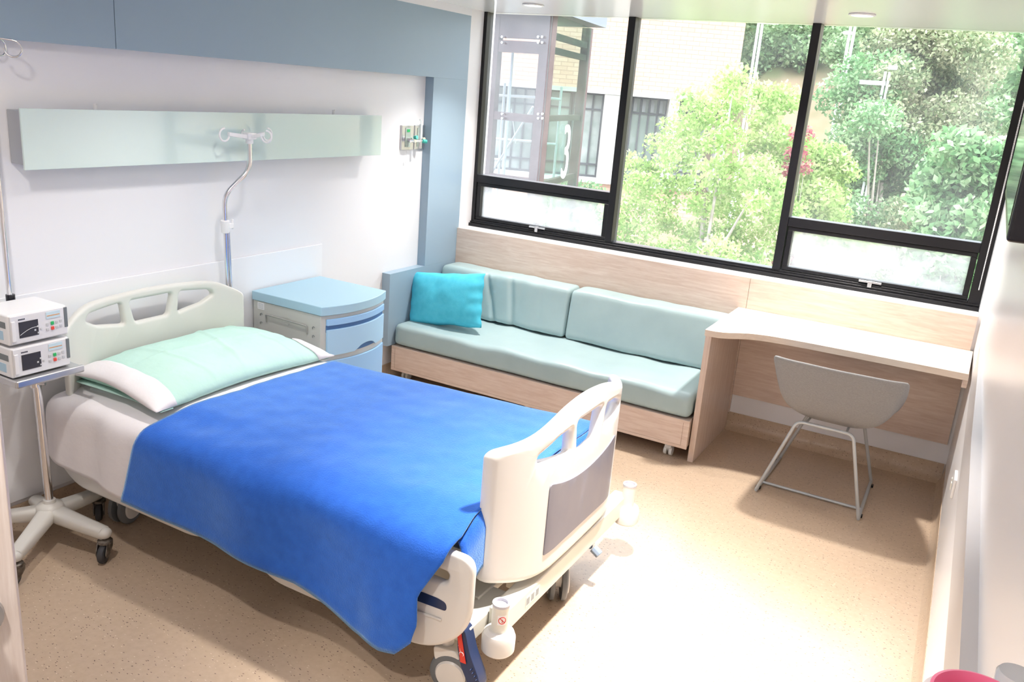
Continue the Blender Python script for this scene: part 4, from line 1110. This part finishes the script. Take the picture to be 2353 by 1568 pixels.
beam(MB(),T0+Vector((.1,-.16,0)),FL+Vector((0,-.16,0)),GZ,ZTW,.02).build('glass_wall', TGL2, tw)
mb = MB()
for y in (85,98,262,272):
    for px in (1155,1238,1247): 
        q = at(px,y,12.80); q=Vector((q.x,12.80,q.z)); MB().cyl(q,q+Vector((0,-.04,0)),.028,12).build('glass_clamp', STEEL, tw)
mb.bm.free()
# floor number on the side glass
cu = bpy.data.curves.new('n','FONT'); cu.body='3'; cu.size=1.9; cu.extrude=.01; cu.align_x='CENTER'
to = bpy.data.objects.new('tmp',cu); COL.objects.link(to)
me = bpy.data.meshes.new_from_object(to.evaluated_get(bpy.context.evaluated_depsgraph_get())); bpy.data.objects.remove(to)
pc = T0.lerp(T1,.55)+Vector((.18,-.10,0)); zc0 = at(1295,412,14.5).z
Rm = Matrix(((uR.x,0,-uR.y*-1),(uR.y,0,-uR.x),(0,1,0)))
for v in me.vertices:
    x,y,z = v.co; v.co = pc+uR*x*.85+Vector((0,0,zc0+y))+Vector((uR.y,-uR.x,0))*(z+.02)
link_mesh('floor_number', me, mat('frosted_film',(.72,.74,.72),.6), tw)
# scaffold between tower and building
sc = thing('scaffold','grey tube scaffold with braces standing beside the lift tower','scaffold',T0+Vector((-1.6,.9,GZ)))
GP = mat('galvanised_tube',(.62,.66,.70),.4,.3)
def P3(px,py,Y): return at(px,py,Y)
mb0 = [((1146,190,15),(1140,470,15)),((1163,190,15),(1150,470,15)),((1285,200,15.6),(1268,450,15.6)),((1180,100,14.2),(1165,300,14.2))]
for a,b in mb0:
    a=P3(*a); b=P3(*b); MB().cyl(Vector((b.x,b.y,GZ)),Vector((b.x,b.y,a.z)),.035,8).build('standard', GP, sc, smooth=60)
for a,b in (((1125,218,15),(1230,224,15)),((1125,318,15),(1230,326,15)),((1252,225,15.4),(1290,229,15.6)),((1248,330,15.4),(1278,332,15.6)),((1118,366,15),(1155,367,15))):
    MB().cyl(P3(*a),P3(*b),.035,8).build('ledger', GP, sc, smooth=60)
MB().cyl(P3(1225,245,14.8),P3(1128,400,14.8),.03,8).build('diagonal_brace', GP, sc, smooth=60)
MB().cyl(P3(1175,250,14.9),P3(1185,330,14.9),.012,8).build('diagonal_brace', GP, sc, smooth=60)

# ---- trees
def leafmat(name, c1, c2, c3, tr=.35):
    m = bpy.data.materials.new(name); m.use_nodes=True; n=m.node_tree.nodes; l=m.node_tree.links
    p=n['Principled BSDF']; p.inputs['Roughness'].default_value=.6; p.inputs['Specular IOR Level'].default_value=.3
    g=n.new('ShaderNodeNewGeometry'); z=n.new('ShaderNodeTexNoise'); z.inputs['Scale'].default_value=1.3; z.inputs['Detail'].default_value=3
    l.new(g.outputs['Position'],z.inputs['Vector'])
    ad=n.new('ShaderNodeMath'); ad.operation='MULTIPLY_ADD'; ad.inputs[1].default_value=.45; l.new(g.outputs['Random Per Island'],ad.inputs[0]); l.new(z.outputs['Fac'],ad.inputs[2])
    r=n.new('ShaderNodeValToRGB'); e=r.color_ramp.elements; e[0].position=.42; e[0].color=(*c1,1); e[1].position=.95; e[1].color=(*c3,1)
    k=e.new(.7); k.color=(*c2,1)
    l.new(ad.outputs[0],r.inputs['Fac']); l.new(r.outputs['Color'],p.inputs['Base Color'])
    t=n.new('ShaderNodeBsdfTranslucent'); l.new(r.outputs['Color'],t.inputs['Color']); mx=n.new('ShaderNodeMixShader'); mx.inputs[0].default_value=tr
    l.new(p.outputs[0],mx.inputs[1]); l.new(t.outputs[0],mx.inputs[2]); l.new(mx.outputs[0],n['Material Output'].inputs[0]); return m
L_LIME = leafmat('lime_leaves',(.17,.30,.06),(.34,.48,.15),(.56,.62,.30),.5)
L_DARK = leafmat('dark_green_leaves',(.07,.15,.06),(.18,.30,.13),(.34,.45,.26))
L_MID = leafmat('mid_green_leaves',(.07,.17,.06),(.17,.32,.13),(.38,.50,.28))
L_OLIV = leafmat('olive_leaves',(.09,.14,.06),(.25,.30,.15),(.48,.47,.31))
L_RED = leafmat('red_leaves',(.30,.05,.09),(.42,.13,.15),(.50,.38,.2))
BARK = mottled('pale_bark',(.30,.25,.21),(.48,.42,.36),6,.8)
rng = np.random.default_rng(11)
def leaves_mesh(name, centers, radii, n, size, m, parent):
    """n little folded leaves gathered in clumps"""
    k = rng.choice(len(centers), n, p=np.array([r**2 for r in radii])/sum(r**2 for r in radii))
    d = rng.normal(size=(n,3)); d /= np.linalg.norm(d,axis=1)[:,None]
    rr = np.array(radii)[k]*(rng.random(n)**.45)
    c = np.array(centers)[k]+d*rr[:,None]*np.array([1,1,.8])
    a = rng.normal(size=(n,3)); a /= np.linalg.norm(a,axis=1)[:,None]
    b = np.cross(a, rng.normal(size=(n,3))); b /= np.linalg.norm(b,axis=1)[:,None]
    s = size*(.6+.8*rng.random(n))[:,None]
    v = np.stack([c-a*s*.5, c+b*s*.30, c+a*s*.6, c-b*s*.30],1).reshape(-1,3)
    me = bpy.data.meshes.new(name)
    me.vertices.add(n*4); me.vertices.foreach_set('co', v.ravel()); me.loops.add(n*4); me.loops.foreach_set('vertex_index', np.arange(n*4))
    me.polygons.add(n); me.polygons.foreach_set('loop_start', np.arange(n)*4); me.polygons.foreach_set('loop_total', np.full(n,4))
    me.update(calc_edges=True)
    return link_mesh(name, me, m, parent)
def tree(label, base, top_z, clumps, n, size, m, trunk_r=.12, group=None, name='tree', cat='tree', extra=None, branches=8):
    base = Vector(base)
    t = thing(name, label, cat, base, group)
    cs = [np.array(c) for c,r in clumps]; rs = [r for c,r in clumps]
    leaves_mesh('foliage', cs, rs, n, size, m, t)
    mb = MB(); top = Vector(np.mean(cs,0)); top.z = lerp(base.z,max(c[2] for c in cs),.8)
    mid = base.lerp(top,.5)+Vector((.15,.1,0))
    mb.tube([base,mid,top],[trunk_r,trunk_r*.7,trunk_r*.3],8)
    mb.build('trunk', BARK, t, smooth=60)
    idx = rng.permutation(len(cs))[:branches]
    for i in idx:
        c = Vector(cs[i]); s = base.lerp(top, .35+.4*rng.random())
        MB().tube([s, s.lerp(c,.5)+Vector((0,0,.2)), c],[trunk_r*.4,trunk_r*.25,trunk_r*.08],6).build('branch', BARK, t, smooth=60)
    return t
def crown(pxs, Y, jit=.6):
    """clumps given by where the crown's outline stands, spread in depth"""
    out=[]
    for px,py,r in pxs:
        p = at(px,py,Y+float(rng.normal()*jit)); out.append(((p.x,p.y,p.z), r))
    return out
# the bright lime tree filling the middle pane
def fill(poly_rows, Y, step, r, jit):
    out=[]
    for y,x0,x1 in poly_rows:
        x=x0
        while x<=x1:
            out.append((x+float(rng.normal()*step*.2), y+float(rng.normal()*step*.2), r*(.8+.5*float(rng.random())))); x+=step
    return crown(out,Y,jit)
rows=[(185,1655,1700),(235,1590,1720),(290,1560,1700),(330,1500,1700),(380,1450,1790),(430,1440,1800),(480,1430,1810),(530,1425,1810),(580,1425,1810),(630,1430,1800),(690,1450,1790),(750,1480,1760)]
b=at(1640,640,12.0); 
tree('bright lime green tree close outside the middle window pane',(b.x,b.y,GZ),0,fill(rows,12.0,38,.34,.7),26000,.085,L_LIME,.13,'trees outside the window')
rows=[(215,1750,1800),(265,1740,1810),(310,1740,1840),(360,1790,1930),(400,1830,1950),(450,1840,1950),(500,1850,1940),(560,1840,1960),(610,1840,1960),(670,1830,1940)]
b=at(1850,640,13.2)
tree('lime green tree rising behind the right window mullion',(b.x,b.y,GZ),0,fill(rows,13.2,40,.34,.6),14000,.09,L_LIME,.11,'trees outside the window')
rows=[(310,1825,1850),(350,1815,1855),(390,1820,1850)]
b=at(1835,640,12.3)
tree('slim red leaved shrub in front of the right window mullion',(b.x,b.y,GZ),0,fill(rows,12.2,25,.16,.15)+crown([(1800,600,.3),(1850,590,.3),(1830,640,.3)],12.2,.2),1500,.07,L_RED,.05,cat='shrub',name='shrub')
# big olive and dark trees on the slope
rows=[(70,2060,2260),(120,2040,2270),(170,2020,2270),(220,2010,2260),(270,2010,2240),(320,2060,2240),(360,2090,2230)]
b=at(2150,450,19); tree('tall olive green tree on the slope in the right window pane',(b.x,b.y,hill_z(b.x,b.y)-.5),0,fill(rows,19,42,.62,1.0),38000,.10,L_OLIV,.2,'trees outside the window')
rows=[(180,1960,2080),(230,1940,2070),(280,1940,2030),(330,1940,2100),(380,1950,2130),(430,1950,2150),(480,1960,2160),(530,1940,2160),(580,1940,2180)]
b=at(2050,600,17.5); tree('dark green bushy tree behind the tall lamp post',(b.x,b.y,hill_z(b.x,b.y)-1.5),0,fill(rows,17.5,45,.6,.9),30000,.10,L_MID,.15,'trees outside the window')
rows=[(350,2200,2290),(390,2170,2300),(440,2150,2300),(490,2130,2290),(540,2120,2280),(590,2130,2280),(640,2120,2260)]
b=at(2220,660,11); tree('broad leaved light green shrub at the right side of the window',(b.x,b.y,GZ),0,fill(rows,11,42,.36,.5),9000,.13,L_MID,.09,cat='shrub',name='shrub')
rows=[(60,1700,1860),(110,1690,1850),(160,1690,1830),(205,1690,1720)]
b=at(1770,230,40); tree('dark trees beyond the brick building corner',(b.x,b.y,hill_z(b.x,b.y)-1),0,fill(rows,40,40,1.2,2),22000,.2,L_DARK,.25,'trees outside the window')
rows=[(70,1900,2040),(120,1940,2060),(160,1960,2060),(200,1960,2040)]
b=at(1990,230,38); tree('dark trees on the slope above the twin lamp posts',(b.x,b.y,hill_z(b.x,b.y)-1),0,fill(rows,38,45,1.1,2),16000,.19,L_DARK,.25,'trees outside the window')
rows=[(80,2270,2400),(130,2290,2400),(200,2290,2400),(270,2260,2360),(330,2250,2340)]
b=at(2310,330,26); tree('dark tree at the right end of the window near the television',(b.x,b.y,hill_z(b.x,b.y)-1),0,fill(rows,26,42,.8,1.5),9000,.2,L_MID,.2,'trees outside the window')
rows=[(470,2100,2260),(520,2060,2250),(570,1990,2240),(620,1990,2240),(680,2020,2240)]
b=at(2120,600,15); tree('mixed low bushes with small red flowers below the right pane',(b.x,b.y,GZ),0,fill(rows,15,45,.42,.8),11000,.10,L_OLIV,.06,cat='bush',name='bush')
rows=[(330,1340,1420),(400,1330,1400),(450,1250,1400),(500,1250,1400),(550,1200,1400)]
b=at(1330,520,18); tree('green climbing bush at the foot of the brick building',(b.x,b.y,GZ),0,fill(rows[2:],18,45,.5,.6),6000,.11,L_MID,.06,cat='bush',name='bush')

# ---- lamp posts
def lamp_post(label, Y, bx, by, tx, ty, arms, group='twin tube lamp posts on the slope'):
    base = at(bx,by,Y); top = at(tx,ty,Y); base = Vector((top.x,Y,min(base.z,hill_z(top.x,Y)))); 
    t = thing('lamp_post', label, 'lamp post', base, group); s = Y/26*.075
    for dx in (-1,1): MB().cyl(base+Vector((dx*s*.9,0,0)),Vector((top.x+dx*s*.9,Y,top.z-(.0 if dx<0 else .0))),s*.62,10).build('pole', mat('pale_galvanised',(.72,.74,.76),.4,.2), t, smooth=60)
    for (px,py,qx) in arms:
        a = at(px,py,Y); b_ = at(qx,py,Y); side = 1 if b_.x>a.x else -1; L_=abs(b_.x-a.x)
        x0, x1 = sorted((top.x, top.x+side*L_))
        MB().box(x0,x1,Y-.07,Y+.07,a.z,a.z+.09).build('lamp_arm', mat('pale_lamp_head',(.78,.80,.80),.4), t)
    return t
lamp_post('tall twin tube lamp post in front of the dark green bushy tree',17.0,1985,600,2040,165,[(2035,197,1976),(2030,290,2085),(2045,160,2065)])
lamp_post('twin tube lamp post next to the brick building corner',24.0,1728,215,1750,40,[(1752,55,1792)])
lamp_post('twin tube lamp post between the dark trees and the olive tree',24.0,1935,200,1962,50,[(1962,58,2004),(1955,80,1936)])
# house up on the slope
h = at(1980,100,60); t = thing('grey_house','pale grey house half hidden behind trees on top of the slope','house',(h.x,60,hill_z(h.x,60)))
MB().box(h.x-9,h.x+3,60,66,-2,h.z+3).build('house_wall', mat('pale_grey_render',(.62,.62,.62),.8), t)
MB().box(h.x-7.5,h.x-5.5,59.9,60,h.z-2.5,h.z-1).build('house_window', DGREY, t)
